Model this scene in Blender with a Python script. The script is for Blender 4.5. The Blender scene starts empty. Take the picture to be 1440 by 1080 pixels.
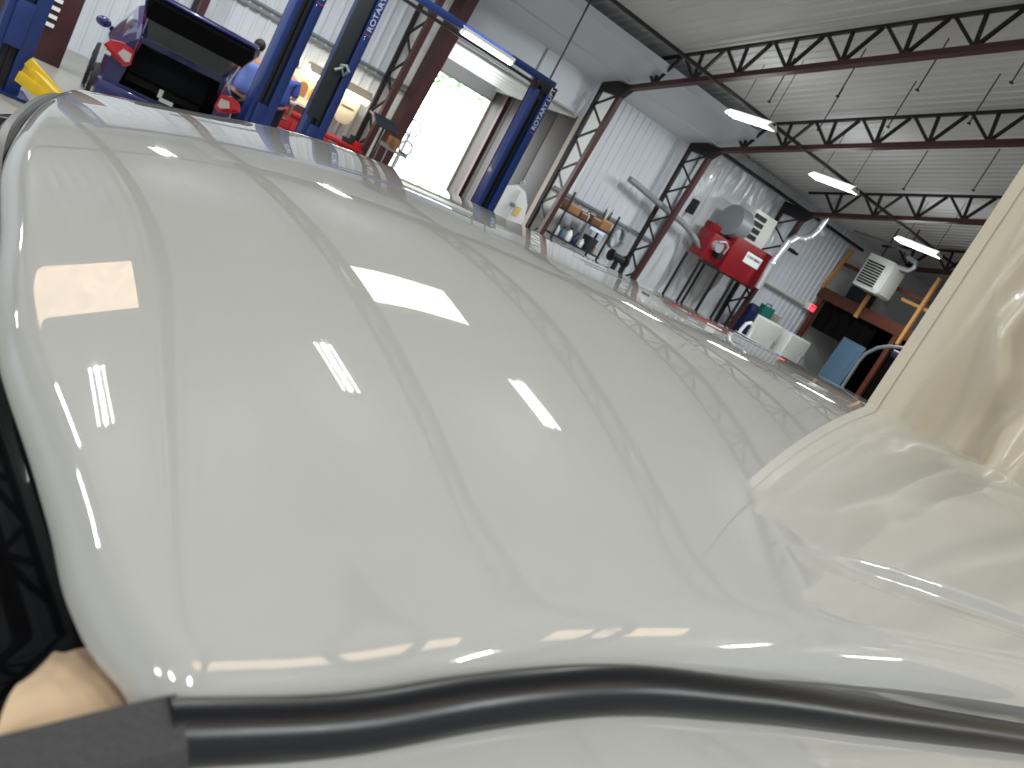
import bpy, bmesh, math, random
from mathutils import Vector, Matrix, noise
rnd = random.Random(7)
S = bpy.context.scene
COL = S.collection
PI = math.pi
R = math.radians
# ------------------------------------------------------------------ camera, world, exposure
# Measured frame: X runs along the long liner wall, Y towards it, the floor lies at FLOOR;
# every top-level object is lifted by -FLOOR at the end so that the floor is z = 0.
FLOOR = -0.15
def cam_axes(roll, pitch, yaw):
    fw = Vector((math.sin(yaw)*math.cos(pitch), math.cos(yaw)*math.cos(pitch), math.sin(pitch)))
    r0 = Vector((math.cos(yaw), -math.sin(yaw), 0)); u0 = r0.cross(fw)
    return r0*math.cos(roll)+u0*math.sin(roll), -r0*math.sin(roll)+u0*math.cos(roll), fw
rt, up, fw = cam_axes(R(29.04), R(-12.26), R(38.17))
cd = bpy.data.cameras.new('camera'); cam = bpy.data.objects.new('camera', cd); COL.objects.link(cam)
cam.matrix_world = Matrix(((rt.x, up.x, -fw.x, 0), (rt.y, up.y, -fw.y, 0), (rt.z, up.z, -fw.z, 1.8), (0, 0, 0, 1)))
cd.sensor_fit = 'HORIZONTAL'; cd.sensor_width = 36; cd.lens = 36*1244/1440
cd.clip_start = 0.02; cd.clip_end = 300
cd.dof.use_dof = True; cd.dof.focus_distance = 1.1; cd.dof.aperture_fstop = 15
S.camera = cam
world = bpy.data.worlds.new('daylight'); S.world = world; world.use_nodes = True
wn = world.node_tree.nodes['Background']; wn.inputs[0].default_value = (0.93, 0.97, 1.0, 1); wn.inputs[1].default_value = 10.0
world.cycles.sampling_method = 'NONE'      # the sky is only seen through the doorway
S.view_settings.view_transform = 'Standard'; S.view_settings.look = 'None'
S.view_settings.exposure = 0.0; S.view_settings.gamma = 1.0; S.view_settings.use_curve_mapping = False
TUBE = 10.0        # radiance of the fluorescent tubes
DOWN, UPW = 140.0, 3.0   # watts each tube fixture throws down and up
SKYL = 3.4         # radiance of the covered skylights

# ------------------------------------------------------------------ materials
def lin(c):
    return tuple((x/255/12.92 if x/255 <= .04045 else ((x/255+.055)/1.055)**2.4) for x in c)
MATS = {}
def mat(name, rgb, rough=.5, metal=0, coat=0, var=.12, scale=6, bump=0, bscale=40, spec=.5, trans=0, sss=0):
    if name in MATS: return MATS[name]
    m = bpy.data.materials.new(name); m.use_nodes = True; n = m.node_tree.nodes; l = m.node_tree.links
    b = n['Principled BSDF']; c = lin(rgb)
    b.inputs['Roughness'].default_value = rough; b.inputs['Metallic'].default_value = metal
    b.inputs['Coat Weight'].default_value = coat; b.inputs['Coat Roughness'].default_value = .02
    b.inputs['Specular IOR Level'].default_value = spec; b.inputs['Transmission Weight'].default_value = trans
    tc = n.new('ShaderNodeTexCoord')
    nz = n.new('ShaderNodeTexNoise'); nz.inputs['Scale'].default_value = scale; nz.inputs['Detail'].default_value = 4
    l.new(tc.outputs['Object'], nz.inputs['Vector'])
    mx = n.new('ShaderNodeMix'); mx.data_type = 'RGBA'
    mx.inputs[6].default_value = (*[x*(1-var) for x in c], 1); mx.inputs[7].default_value = (*[min(1, x*(1+var)) for x in c], 1)
    l.new(nz.outputs['Fac'], mx.inputs[0]); l.new(mx.outputs[2], b.inputs['Base Color'])
    if bump:
        bz = n.new('ShaderNodeTexNoise'); bz.inputs['Scale'].default_value = bscale; bz.inputs['Detail'].default_value = 3
        l.new(tc.outputs['Object'], bz.inputs['Vector'])
        bp = n.new('ShaderNodeBump'); bp.inputs['Strength'].default_value = bump; bp.inputs['Distance'].default_value = .02
        l.new(bz.outputs['Fac'], bp.inputs['Height']); l.new(bp.outputs['Normal'], b.inputs['Normal'])
    MATS[name] = m; return m
def emit(name, rgb, s, var=0, scale=3):
    if name in MATS: return MATS[name]
    m = bpy.data.materials.new(name); m.use_nodes = True; n = m.node_tree.nodes; l = m.node_tree.links
    b = n['Principled BSDF']; c = (*lin(rgb), 1)
    b.inputs['Base Color'].default_value = c; b.inputs['Emission Strength'].default_value = s
    b.inputs['Emission Color'].default_value = c
    if var:
        tc = n.new('ShaderNodeTexCoord'); nz = n.new('ShaderNodeTexNoise'); nz.inputs['Scale'].default_value = scale
        nz.inputs['Detail'].default_value = 5; nz.inputs['Distortion'].default_value = 1.5
        l.new(tc.outputs['Object'], nz.inputs['Vector'])
        mx = n.new('ShaderNodeMix'); mx.data_type = 'RGBA'
        mx.inputs[6].default_value = (*[x*(1-var) for x in c[:3]], 1); mx.inputs[7].default_value = c
        l.new(nz.outputs['Fac'], mx.inputs[0]); l.new(mx.outputs[2], b.inputs['Emission Color'])
    MATS[name] = m; return m

M_paint = mat('white_car_paint', (180, 179, 175), .6, 0, 1.0, .01, 2, spec=0)
M_paint.node_tree.nodes['Principled BSDF'].inputs['Coat IOR'].default_value = 2.05
M_trimblack = mat('gloss_black_trim', (15, 16, 21), .32, 0, 0, .1)
M_rubber = mat('matte_black_rubber', (62, 61, 62), .75, 0, 0, .12, 60, .25, 300)
M_seal = mat('black_seal', (22, 22, 23), .35)
M_glass = mat('dark_car_glass', (8, 10, 12), .03, 0, 0, .05, spec=.3, trans=.1)
M_paper = mat('masking_paper', (206, 178, 146), .7, 0, 0, .06, 9, .15, 25)
M_conc = mat('concrete', (150, 147, 141), .35, 0, 0, .22, 1.2, .1, 8)
M_outconc = mat('outdoor_concrete', (190, 188, 182), .8, 0, 0, .1, 2)
M_liner = mat('white_liner_steel', (206, 211, 219), .38, 0, 0, .04, 1.5)
M_ceil = mat('ceiling_liner', (214, 214, 215), .75, 0, 0, .05, 1.2)
M_plastic = mat('white_plastic_sheet', (204, 208, 212), .25, 0, .2, .1, 1.1)
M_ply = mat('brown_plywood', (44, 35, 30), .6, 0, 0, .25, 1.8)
M_redox = mat('red_oxide_steel', (70, 37, 40), .5, 0, 0, .2, 9)
M_dksteel = mat('dark_steel', (38, 32, 34), .5, .2, 0, .2, 7)
M_blue = mat('lift_blue', (21, 48, 112), .4, 0, .2, .15, 3)
M_char = mat('charcoal_steel', (40, 46, 52), .5, .1, 0, .2, 5)
M_yel = mat('yellow_paint', (214, 178, 26), .45, 0, 0, .15, 9)
M_cream = mat('cream_vinyl', (220, 209, 188), .24, 0, .3, .05, 3)
M_housing = mat('white_housing', (222, 224, 222), .4)
M_tube = emit('tube_light', (250, 255, 253), TUBE)
M_sky_film = emit('skylight_film', (255, 226, 196), SKYL, .6, 2.2)
M_sky_film2 = emit('skylight_film_bright', (255, 246, 220), SKYL*1.5, .3, 3)
M_lamp = emit('warm_lamp', (255, 244, 200), 16)
M_exit = emit('exit_red', (255, 24, 44), 4)
M_carblue = mat('blue_car_paint', (18, 22, 92), .25, 0, 1, .1)
M_black = mat('black_plastic', (14, 14, 18), .55)
M_cloth = mat('black_cloth', (12, 11, 13), .95, spec=.1)
M_tintglass = mat('tinted_glass', (200, 210, 206), .05, 0, .3, .1, 3, trans=.85)
M_tail = mat('tail_light_red', (190, 24, 34), .15, 0, .6)
M_clear = mat('clear_lens', (214, 196, 196), .12, 0, .5)
M_tire = mat('tire', (24, 24, 25), .8)
M_alu = mat('galvanised_duct', (208, 212, 218), .3, .6, 0, .1, 6)
M_chrome = mat('chrome', (220, 222, 226), .12, 1)
M_heater = mat('heater_red', (128, 20, 30), .4, 0, .2, .12, 4)
M_grey = mat('machine_grey', (128, 134, 138), .45, .1, 0, .1)
M_lgrey = mat('light_grey_enamel', (206, 208, 204), .4, 0, 0, .05)
M_card = mat('cardboard', (150, 106, 66), .8, 0, 0, .15, 8)
M_card2 = mat('dark_cardboard', (104, 70, 46), .8, 0, 0, .2, 8)
M_toolred = mat('tool_red', (172, 32, 38), .4, 0, .2, .1)
M_wood = mat('pine_stud', (196, 146, 84), .6, 0, 0, .2, 5)
M_dkwood = mat('stained_fascia', (92, 48, 34), .55, 0, 0, .25, 3)
M_panel = mat('slate_blue_panel', (72, 100, 122), .5, 0, 0, .12, 3)
M_skin = mat('skin', (204, 150, 118), .55, 0, 0, .06)
M_shirt = mat('blue_shirt', (112, 134, 206), .8, 0, 0, .15, 9)
M_shirt2 = mat('navy_shirt', (66, 84, 164), .8, 0, 0, .15, 9)
M_white = mat('white_plain', (232, 234, 234), .5, 0, 0, .03)
M_hair = mat('dark_hair', (30, 24, 22), .7)
M_trous = mat('dark_trousers', (32, 34, 44), .85)
M_beige = mat('beige_jamb', (166, 152, 138), .55)
M_leaf = mat('pale_leaves', (70, 130, 46), .6, 0, 0, .3, 6)
M_teal = mat('teal_plastic', (34, 104, 98), .4)
M_navy = mat('navy_plastic', (26, 34, 74), .4)
M_orange = mat('orange_plastic', (226, 150, 50), .5)
M_label = mat('yellow_label', (236, 208, 130), .6)
M_ink = mat('blue_ink', (70, 80, 110), .6)
M_letter = mat('white_lettering', (216, 226, 248), .5)
M_letred = mat('red_lettering', (214, 60, 66), .5)

# ------------------------------------------------------------------ mesh builder
class MB:
    def __init__(s): s.v = []; s.f = []
    def add(s, vs, fs):
        k = len(s.v); s.v += [Vector(p) for p in vs]; s.f += [tuple(i+k for i in f) for f in fs]; return s
    def box(s, c, d, rot=None):
        c = Vector(c); h = Vector(d)/2; vs = []
        for sx in (-1, 1):
            for sy in (-1, 1):
                for sz in (-1, 1):
                    p = Vector((sx*h.x, sy*h.y, sz*h.z))
                    if rot: p = rot @ p
                    vs.append(c+p)
        return s.add(vs, [(0,1,3,2),(4,6,7,5),(0,4,5,1),(2,3,7,6),(0,2,6,4),(1,5,7,3)])
    def b2(s, a, b):
        a = Vector(a); b = Vector(b); return s.box((a+b)/2, (abs(b.x-a.x), abs(b.y-a.y), abs(b.z-a.z)))
    def beam(s, p, q, w, h, upv=(0,0,1)):
        p = Vector(p); q = Vector(q); d = (q-p); L = d.length; d.normalize(); u = Vector(upv)
        if abs(d.dot(u)) > .98: u = Vector((1,0,0))
        x = d.cross(u).normalized(); u = x.cross(d)
        return s.box((p+q)/2, (w, L, h), Matrix((x, d, u)).transposed())
    def tube(s, path, r, n=8, cap=True):
        P = [Vector(p) for p in path]; m = len(P); vs = []; fs = []
        t0 = (P[1]-P[0]).normalized(); a = Vector((0,0,1)) if abs(t0.z) < .9 else Vector((1,0,0))
        for i in range(m):
            t = (P[min(i+1,m-1)]-P[max(i-1,0)]).normalized()
            x = (a - t*a.dot(t)).normalized(); y = t.cross(x); a = x
            rr = r[i] if isinstance(r, (list, tuple)) else r
            for k in range(n): vs.append(P[i]+x*rr*math.cos(2*PI*k/n)+y*rr*math.sin(2*PI*k/n))
        for i in range(m-1):
            for k in range(n): fs.append((i*n+k, i*n+(k+1)%n, (i+1)*n+(k+1)%n, (i+1)*n+k))
        if cap: fs += [tuple(range(n-1,-1,-1)), tuple((m-1)*n+k for k in range(n))]
        return s.add(vs, fs)
    def grid(s, fn, nu, nv):
        vs = [fn(i/(nu-1), j/(nv-1)) for i in range(nu) for j in range(nv)]
        return s.add(vs, [(i*nv+j, (i+1)*nv+j, (i+1)*nv+j+1, i*nv+j+1) for i in range(nu-1) for j in range(nv-1)])
    def loft(s, rings, cap=True):
        n = len(rings[0]); m = len(rings)
        fs = [(i*n+k, i*n+(k+1)%n, (i+1)*n+(k+1)%n, (i+1)*n+k) for i in range(m-1) for k in range(n)]
        if cap: fs += [tuple(range(n-1,-1,-1)), tuple((m-1)*n+k for k in range(n))]
        return s.add([p for r in rings for p in r], fs)
    def prism(s, poly, z0, z1, fn=lambda x, y, z: (x, y, z)):
        n = len(poly)
        return s.loft([[fn(x, y, z0) for x, y in poly], [fn(x, y, z1) for x, y in poly]])
    def ball(s, c, r, n=10, m=7):
        c = Vector(c); r = Vector(r) if not isinstance(r, (int, float)) else Vector((r, r, r)); rings = []
        for i in range(m):
            a = PI*(i+.02)/(m-1+.04)-PI/2
            rings.append([c+Vector((r.x*math.cos(a)*math.cos(2*PI*k/n), r.y*math.cos(a)*math.sin(2*PI*k/n), r.z*math.sin(a))) for k in range(n)])
        return s.loft(rings)
def lathe(c, prof, n=12):
    c = Vector(c); m = MB()
    return m.loft([[c+Vector((r*math.cos(2*PI*k/n), r*math.sin(2*PI*k/n), z)) for k in range(n)] for r, z in prof])
def mesh(mb, bev=0, smooth=40):
    bm = bmesh.new(); vs = [bm.verts.new(p) for p in mb.v]
    for f in mb.f:
        try: bm.faces.new([vs[i] for i in f])
        except ValueError: pass
    bmesh.ops.recalc_face_normals(bm, faces=bm.faces)
    if bev: bmesh.ops.bevel(bm, geom=bm.edges[:], offset=bev, segments=2, affect='EDGES', profile=.6)
    me = bpy.data.meshes.new('mesh'); bm.to_mesh(me); bm.free()
    if smooth and len(me.polygons):
        me.polygons.foreach_set('use_smooth', [True]*len(me.polygons)); me.set_sharp_from_angle(angle=R(smooth))
    return me
def inv(p):
    m = Matrix.Identity(4); ch = []
    while p: ch.append(p.matrix_basis.copy()); p = p.parent
    for b in reversed(ch): m = m @ b
    return m.inverted()
def obj(name, mb, m, parent=None, bev=0, smooth=40, world=True, **kw):
    me = mb if isinstance(mb, bpy.types.Mesh) else mesh(mb, bev, smooth)
    o = bpy.data.objects.new(name, me); COL.objects.link(o)
    if m and not me.materials: me.materials.append(m)
    if parent:
        o.parent = parent
        if world and not isinstance(mb, bpy.types.Mesh): me.transform(inv(parent))
    for k, v in kw.items(): o[k] = v
    return o
def thing(name, label, cat, loc=(0,0,0), rz=0, group=None):
    o = bpy.data.objects.new(name, None); COL.objects.link(o); o.location = loc; o.rotation_euler = (0,0,rz)
    o.empty_display_size = .1; o['label'] = label; o['category'] = cat
    if group: o['group'] = group
    return o
def tag(o, label, cat, group=None):
    o['label'] = label; o['category'] = cat
    if group: o['group'] = group
    return o
def solo(name, mb, m, label, cat, group=None, base=None, **kw):
    """one-mesh thing with its origin at its base"""
    if base is None:
        xs = [p.x for p in mb.v]; ys = [p.y for p in mb.v]; zs = [p.z for p in mb.v]
        base = Vector(((min(xs)+max(xs))/2, (min(ys)+max(ys))/2, min(zs)))
    base = Vector(base)
    for i, p in enumerate(mb.v): mb.v[i] = p-base
    o = obj(name, mb, m, None, **kw); o.location = base
    return tag(o, label, cat, group)
def struct(name, mb, m, **kw):
    o = obj(name, mb, m, **kw); o['kind'] = 'structure'; return o
def sempty(name, loc=(0,0,0)):
    o = bpy.data.objects.new(name, None); COL.objects.link(o); o.location = loc; o['kind'] = 'structure'; return o
def dup(root, loc, rz=None, label=None):
    def cp(o, par):
        c = o.copy(); COL.objects.link(c); c.parent = par
        for ch in o.children: cp(ch, c)
        return c
    r = cp(root, None); r.location = loc
    if rz is not None: r.rotation_euler.z = rz
    if label: r['label'] = label
    return r
def text_mesh(body, size, depth=.004):
    cu = bpy.data.curves.new('t', 'FONT'); cu.body = body; cu.size = size; cu.extrude = depth; cu.align_x = 'LEFT'
    o = bpy.data.objects.new('t', cu); COL.objects.link(o)
    me = bpy.data.meshes.new_from_object(o.evaluated_get(bpy.context.evaluated_depsgraph_get()))
    bpy.data.objects.remove(o); bpy.data.curves.remove(cu)
    return me
def lettering(body, size, M, m, parent, width=None, name='lettering'):
    me = text_mesh(body, size)
    if width:
        xs = [v.co.x for v in me.vertices]; k = width/(max(xs)-min(xs))
        me.transform(Matrix.Diagonal((k, 1, 1, 1)))
    me.transform(inv(parent) @ M); me.materials.append(m)
    o = bpy.data.objects.new(name, me); COL.objects.link(o); o.parent = parent; return o
def spl(xs, ys, x):
    x = min(max(x, xs[0]), xs[-1]); n = len(xs); i = 0
    while i < n-2 and x >= xs[i+1]: i += 1
    def g(k):
        if k == 0: return (ys[1]-ys[0])/(xs[1]-xs[0])
        if k == n-1: return (ys[-1]-ys[-2])/(xs[-1]-xs[-2])
        a = xs[k]-xs[k-1]; b = xs[k+1]-xs[k]
        return ((ys[k+1]-ys[k])*a/b+(ys[k]-ys[k-1])*b/a)/(a+b)
    h = xs[i+1]-xs[i]; t = (x-xs[i])/h
    return (2*t**3-3*t**2+1)*ys[i]+(t**3-2*t**2+t)*h*g(i)+(-2*t**3+3*t**2)*ys[i+1]+(t**3-t**2)*h*g(i+1)
def sstep(a, b, x):
    t = min(1, max(0, (x-a)/(b-a))); return t*t*(3-2*t)

# ------------------------------------------------------------------ building shell
X0, X1, YB, YW = -11.0, 28.0, -8.0, 18.0
def zb(Y): return 4.15+.29*(18-Y) if Y >= 5 else 4.15+.29*(8+Y)     # truss bottom chord
def zc(Y): return zb(Y)+.80                                           # ceiling
struct('floor', MB().b2((X0-.2, YB-.2, FLOOR-.2), (X1+.2, 22.9, FLOOR)), M_conc)
def ribbed(L, W=.92, ribs=4, d=.028):
    """flat steel sheet along local x (W) and z (L) with trapezoid ribs towards -y"""
    prof = []; p = W/ribs
    for k in range(ribs): prof += [(k*p, 0), (k*p+p*.62, 0), (k*p+p*.72, -d), (k*p+p*.9, -d)]
    prof.append((W, 0)); n = len(prof)
    vs = [(x, y, z) for z in (0, L) for x, y in prof]+[(x, y+.012, z) for z in (0, L) for x, y in prof]
    fs = [(k, k+1, n+k+1, n+k) for k in range(n-1)]+[(2*n+k, 3*n+k, 3*n+k+1, 2*n+k+1) for k in range(n-1)]
    return MB().add(vs, fs)
# wall with the big opening (X 8.25..12.05 up to z 3.5)
wb = struct('wall_back', MB().b2((X0, 18.04, FLOOR), (8.1, 18.14, 5.0)).b2((12.2, 18.04, FLOOR), (X1, 18.14, 5.0)).b2((8.1, 18.04, 3.5), (12.2, 18.14, 5.0)), M_white)
pm = mesh(ribbed(4.95-FLOOR), 0, 20); pm.materials.append(M_liner)
k = 0
x = X0
while x < 23:
    if not (x+.92 > 8.1 and x < 12.2) and not (15.9 < x < 19.2):
        o = obj('wall_panel', pm, None, wb); o.location = (x, 18.03, FLOOR)
    x += .92
# loose plastic over the insulation between the third and the fourth column
def pl(u, v):
    X = 15.9+u*4.0; Z = FLOOR+v*5.05
    w = noise.fractal(Vector((X*2.2, Z*.55, 3)), 1, 2, 5)*.10+noise.noise(Vector((X*1.1-Z*.7, Z*.9, 9)))*.07
    return (X, 17.93-abs(w), Z)
obj('plastic_sheet', MB().grid(pl, 90, 50), M_plastic, wb, smooth=60)
obj('header_panel', MB().b2((8.1, 17.99, 3.52), (12.2, 18.03, 4.4)), M_liner, wb)
obj('header_joint', MB().b2((10.4, 17.97, 3.54), (10.45, 17.99, 4.4)), M_grey, wb)
obj('eave_girt', MB().b2((12.0, 17.7, 4.6), (23.4, 17.8, 4.68)), M_dksteel, wb)
obj('wall_rail', MB().b2((3.2, 17.93, 2.0), (8.0, 17.98, 2.05)), M_grey, wb)
obj('wall_rail', MB().b2((3.2, 17.93, 2.12), (8.0, 17.98, 2.16)), M_grey, wb)
obj('wall_rail', MB().b2((12.3, 17.9, 1.8), (16, 17.96, 1.85)), M_grey, wb)
def plainwall(name, a, b, m): return struct(name, MB().b2(a, b), m)
plainwall('wall_front', (X0, YB-.15, FLOOR), (X1, YB, 5.2), M_liner)
for nm, xa, xb in (('wall_left', X0-.15, X0), ('wall_right', X1, X1+.15)):
    struct(nm, MB().loft([[(xa, YB, FLOOR), (xa, 18.1, FLOOR), (xa, 18.1, 5.0), (xa, 5, zc(5)+.1), (xa, YB, 5.2)], [(xb, YB, FLOOR), (xb, 18.1, FLOOR), (xb, 18.1, 5.0), (xb, 5, zc(5)+.1), (xb, YB, 5.2)]]), M_liner)
# ceiling: ribbed liner sheets up both slopes, skylight holes left open
ceil = sempty('ceiling')
sl = math.hypot(13.1, 13.1*.29); pit = math.atan(.29)
cm = mesh(ribbed(sl), 0, 20); cm.materials.append(M_ceil)
def sheet(me, x, y0, side):
    o = obj('ceiling_panel', me, None, ceil)
    zz = zc(y0)+.03
    o.matrix_basis = Matrix.Translation((x+(0 if side > 0 else .92), y0, zz)) @ Matrix.Rotation(0 if side > 0 else PI, 4, 'Z') @ Matrix.Rotation(PI/2-pit, 4, 'X')
    return o
SKY = [(-2.6, .55, 9.35, 10.6), (3.75, 5.9, 9.7, 10.9), (.2, 1.7, -2.3, -1.2), (3.0, 5.1, -2.7, -1.35)]
x = X0
while x < X1:
    hole = [s for s in SKY if x+.92 > s[0] and x < s[1]]
    sheet(cm, x, 18.08, 1).location
    sheet(cm, x, -8.08, -1)
    x += .92
# eave liner: white sheet sloping up from the wall, with a lip
el = struct('trim_1', MB().loft([[(x, 18.02, 4.36), (x, 17.1, 4.60), (x, 15.97, 5.0), (x, 15.93, 5.0), (x, 15.93, 5.2), (x, 15.99, 5.2), (x, 16.02, 5.06), (x, 18.02, 4.44)] for x in (3.0, 15.9)]), M_liner, smooth=20)
obj('liner_joint', MB().beam((3.0, 17.08, 4.60), (15.9, 17.08, 4.60), .05, .02), M_lgrey, el)

# ------------------------------------------------------------------ trusses, columns
LAC = [0, .55, 1.0, 1.75, 2.3, 2.75, 3.5, 4.05, 4.5, 5.25, 5.8, 6.25, 7.0, 7.55, 8.0, 8.75, 9.3, 9.75, 10.5, 11.05, 11.5, 12.2]
def truss(X, label):
    t = thing('roof_truss', label, 'truss', (X, 5, zb(5)), 0, 'roof trusses')
    for w, nm, dz in ((.14, 'bottom_chord', 0), (.07, 'top_chord', .65)):
        obj(nm, MB().beam((X, 17.3, zb(17.3)+dz), (X, 5, zb(5)+dz), w, w*.75).beam((X, 5, zb(5)+dz), (X, -7.3, zb(-7.3)+dz), w, w*.75), M_redox if dz == 0 else M_dksteel, t)
    for side in (0, 1):
        for k in range(-1, 9):                      # fans of three bars rising from each panel point
            y = 15.04-1.12*k
            for dy in (.60, .13, -.42):
                ya, yb2 = y, y+dy
                if yb2 > 17.2 or yb2 < 5.3: continue
                if side: ya, yb2 = 10-ya, 10-yb2
                if min(ya, yb2) < -7.2: continue
                obj('web_bar', MB().beam((X, ya, zb(ya)+.04), (X, yb2, zb(yb2)+.62), .055, .055, (1,0,0)), M_dksteel, t)
    return t
TX = [(-8.1, 'leftmost roof truss, high over the far left bay, red-brown lattice steel'), (-4.1, 'roof truss second from the left, mirrored faintly in the white roof'), (.85, 'roof truss straight above the front of the white car'),
      (3.5, 'roof truss above the middle of the white car'), (7.9, 'roof truss just outside the top of the frame, above the door column'),
      (12.1, 'nearest visible red-brown lattice roof truss, across the top right corner'), (15.35, 'middle of the visible lattice roof trusses, starting behind the first lit tube'),
      (19.45, 'farthest clear lattice roof truss, behind the second lit tube'), (23.5, 'dim roof truss above the wooden platform at the far end')]
for X, lb in TX: truss(X, lb)
def column(X, label, top=4.55, solid=False):
    t = thing('truss_column', label, 'column', (X, 17.5, FLOOR), 0, 'steel wall columns')
    yo, yi0, yi1 = 17.82, 17.3, 17.0
    sh = .16 if solid else 0
    obj('outer_chord', MB().beam((X-sh/4, yo, FLOOR), (X+sh, yo, top), .09, .09, (1,0,0)), M_dksteel, t)
    if solid: obj('inner_chord', MB().beam((X-.04, 17.38, FLOOR), (X+.16, 17.26, top), .24, .05, (0,1,0)), M_redox, t)
    else: obj('inner_chord', MB().beam((X, yi0, FLOOR), (X, yi1, top), .13, .12, (1,0,0)), M_redox, t)
    if solid:
        obj('web_plate', MB().loft([[(X-.13, 17.42, FLOOR), (X+.05, 17.42, FLOOR), (X+.05, yo, FLOOR), (X-.13, yo, FLOOR)], [(X+.06, 17.3, top), (X+.25, 17.3, top), (X+.25, yo, top), (X+.06, yo, top)]]), M_redox, t)
    else:
        z = FLOOR+.25; s = 0
        while z < top-.4:
            a = yi0+(yi1-yi0)*(z-FLOOR)/(top-FLOOR)
            p, q = ((X, a, z), (X, yo, z+.42)) if s % 2 == 0 else ((X, yo, z), (X, a, z+.42))
            obj('web_bar', MB().beam(p, q, .04, .04, (1,0,0)), M_dksteel, t); z += .42; s += 1
    if not solid: obj('haunch', MB().loft([[(X-.07, yi1-.05, top-.32), (X+.06, yi1-.05, top-.32), (X+.06, yo, top-.32), (X-.07, yo, top-.32)], [(X-.07, yi1-.34, top), (X+.07, yi1-.34, top), (X+.07, yo, top), (X-.07, yo, top)]]), M_dksteel, t)
    return t
column(3.5, 'lattice wall column behind the blue hatchback')
column(7.3, 'slim dark lattice column beside the lit benches')
column(7.85, 'broad solid red-brown column at the left of the bright doorway', 4.6, True)
column(12.1, 'lattice column with red-brown chord between doorway and shelving')
column(15.35, 'lattice column with red-brown chord behind the grey wall duct')
column(19.45, 'lattice column behind the red heater')
# long rods and pipes under the roof
solo('steel_purlin', MB().beam((X0+.1, 14.4, 5.16), (23.4, 14.4, 5.16), .07, .07), M_dksteel, 'long dark steel rail under the trusses, crossing behind the lit tubes', 'rail')
hr = None
for i in range(12):
    X = (12.9, 14.2, 17.2)[i % 3]; Y = 13.6-(i//3)*1.5-(i % 3)*.3
    o = solo('hanger_rod', MB().tube([(X, Y, zc(Y)-.02), (X, Y, zc(Y)-.95)], .012, 6).box((X, Y, zc(Y)-.96), (.05, .05, .03)), M_dksteel, 'thin dark hanger rod dropping from the ceiling liner between two trusses', 'rod', 'ceiling hanger rods', base=(X, Y, zc(Y)-.98))

# ------------------------------------------------------------------ lights
def fixture(X, Y, Z, label, along='Y', L=1.32, ntube=3, wd=.36):
    t = thing('tube_light', label, 'ceiling light', (X, Y, Z), 0, 'fluorescent tube lights')
    def P(u, v, z): return (X+v, Y+u, Z+z) if along == 'Y' else (X+u, Y+v, Z+z)
    h = MB(); h.loft([[P(s*L/2, -.05, .05), P(s*L/2, .05, .05), P(s*L/2, .04, .11), P(s*L/2, -.04, .11)] for s in (-1, 1)])
    for s in (-1, 1): h.loft([[P(s*L/2, -wd/2, -.02), P(s*L/2, wd/2, -.02), P(s*L/2, .06, .1), P(s*L/2, -.06, .1)], [P(s*(L/2-.03), -wd/2, -.02), P(s*(L/2-.03), wd/2, -.02), P(s*(L/2-.03), .06, .1), P(s*(L/2-.03), -.06, .1)]])
    obj('housing', h, M_housing, t)
    for k in range(ntube):
        v = (k-(ntube-1)/2)*wd/ntube*.95
        obj('tube', MB().tube([P(-L/2+.03, v, 0), P(L/2-.03, v, 0)], .026, 8), M_tube, t)
    for nm, w, zz, rx in (('lamp_down', DOWN, -.035, 0), ('lamp_up', UPW, .125, PI)):
        ld = bpy.data.lights.new(nm, 'AREA'); ld.shape = 'RECTANGLE'; ld.size = .05; ld.size_y = L-.1; ld.energy = w*L/1.32; ld.color = (.945, .98, .97)
        lo = bpy.data.objects.new(nm, ld); COL.objects.link(lo); lo.parent = t; lo.location = (0, 0, zz); lo.rotation_euler = (rx, 0, 0 if along == 'Y' else PI/2)
    if along == 'Y':
        for e in (-.35, .35): obj('hanger', MB().tube([P(L*e, 0, .1), P(L*e, 0, zc(Y+L*e)-Z-.01)], .008, 5), M_dksteel, t)
    return t
rowA = [(-8.0, 'tube light in the wall row, far left beyond the frame'), (-4.6, 'tube light in the wall row, left of the blue hatchback'), (-1.4, 'tube light in the wall row, behind the front of the white car'),
        (1.75, 'tube light in the wall row, above the blue hatchback'), (5.0, 'tube light in the wall row, above the blue lift posts'),
        (13.04, 'left of the three visible lit tubes, nearest the wall truss'), (16.21, 'middle of the three visible lit tubes, above the silver flue pipe'), (20.2, 'right of the three visible lit tubes, above the white unit heater')]
for X, lb in rowA: fixture(X, 13.95, 4.84, lb)
rowB = [(-6.2, 'tube light of the middle row, left end'), (-3.2, 'tube light of the middle row, second from the left'), (-.48, 'tube light of the middle row, mirrored near the left rim of the white roof'), (2.08, 'tube light of the middle row, mirrored left of centre in the white roof'),
        (5.45, 'tube light of the middle row, mirrored in the centre of the white roof'), (12.0, 'tube light of the middle row, right end, mirrored beside the curtain in the white roof')]
for X, lb in rowB: fixture(X, 6.75, 7.0, lb, L=1.2, wd=.42)
for X, lb in ((-6.5, 'unseen tube light added in the rear row, left end'), (-3.4, 'unseen tube light added in the rear row, second from the left'), (-.6, 'unseen tube light added in the rear row, behind the photographer on the left'), (2.2, 'unseen tube light added in the rear row, right behind the photographer'), (6.4, 'unseen tube light added in the rear row, behind the photographer on the right'), (10.0, 'unseen tube light added in the rear row, right of the middle')):
    fixture(X, -3.6, 5.3, lb, L=1.2, wd=.42)  # unseen row, added to brighten the near side of the car roof
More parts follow.
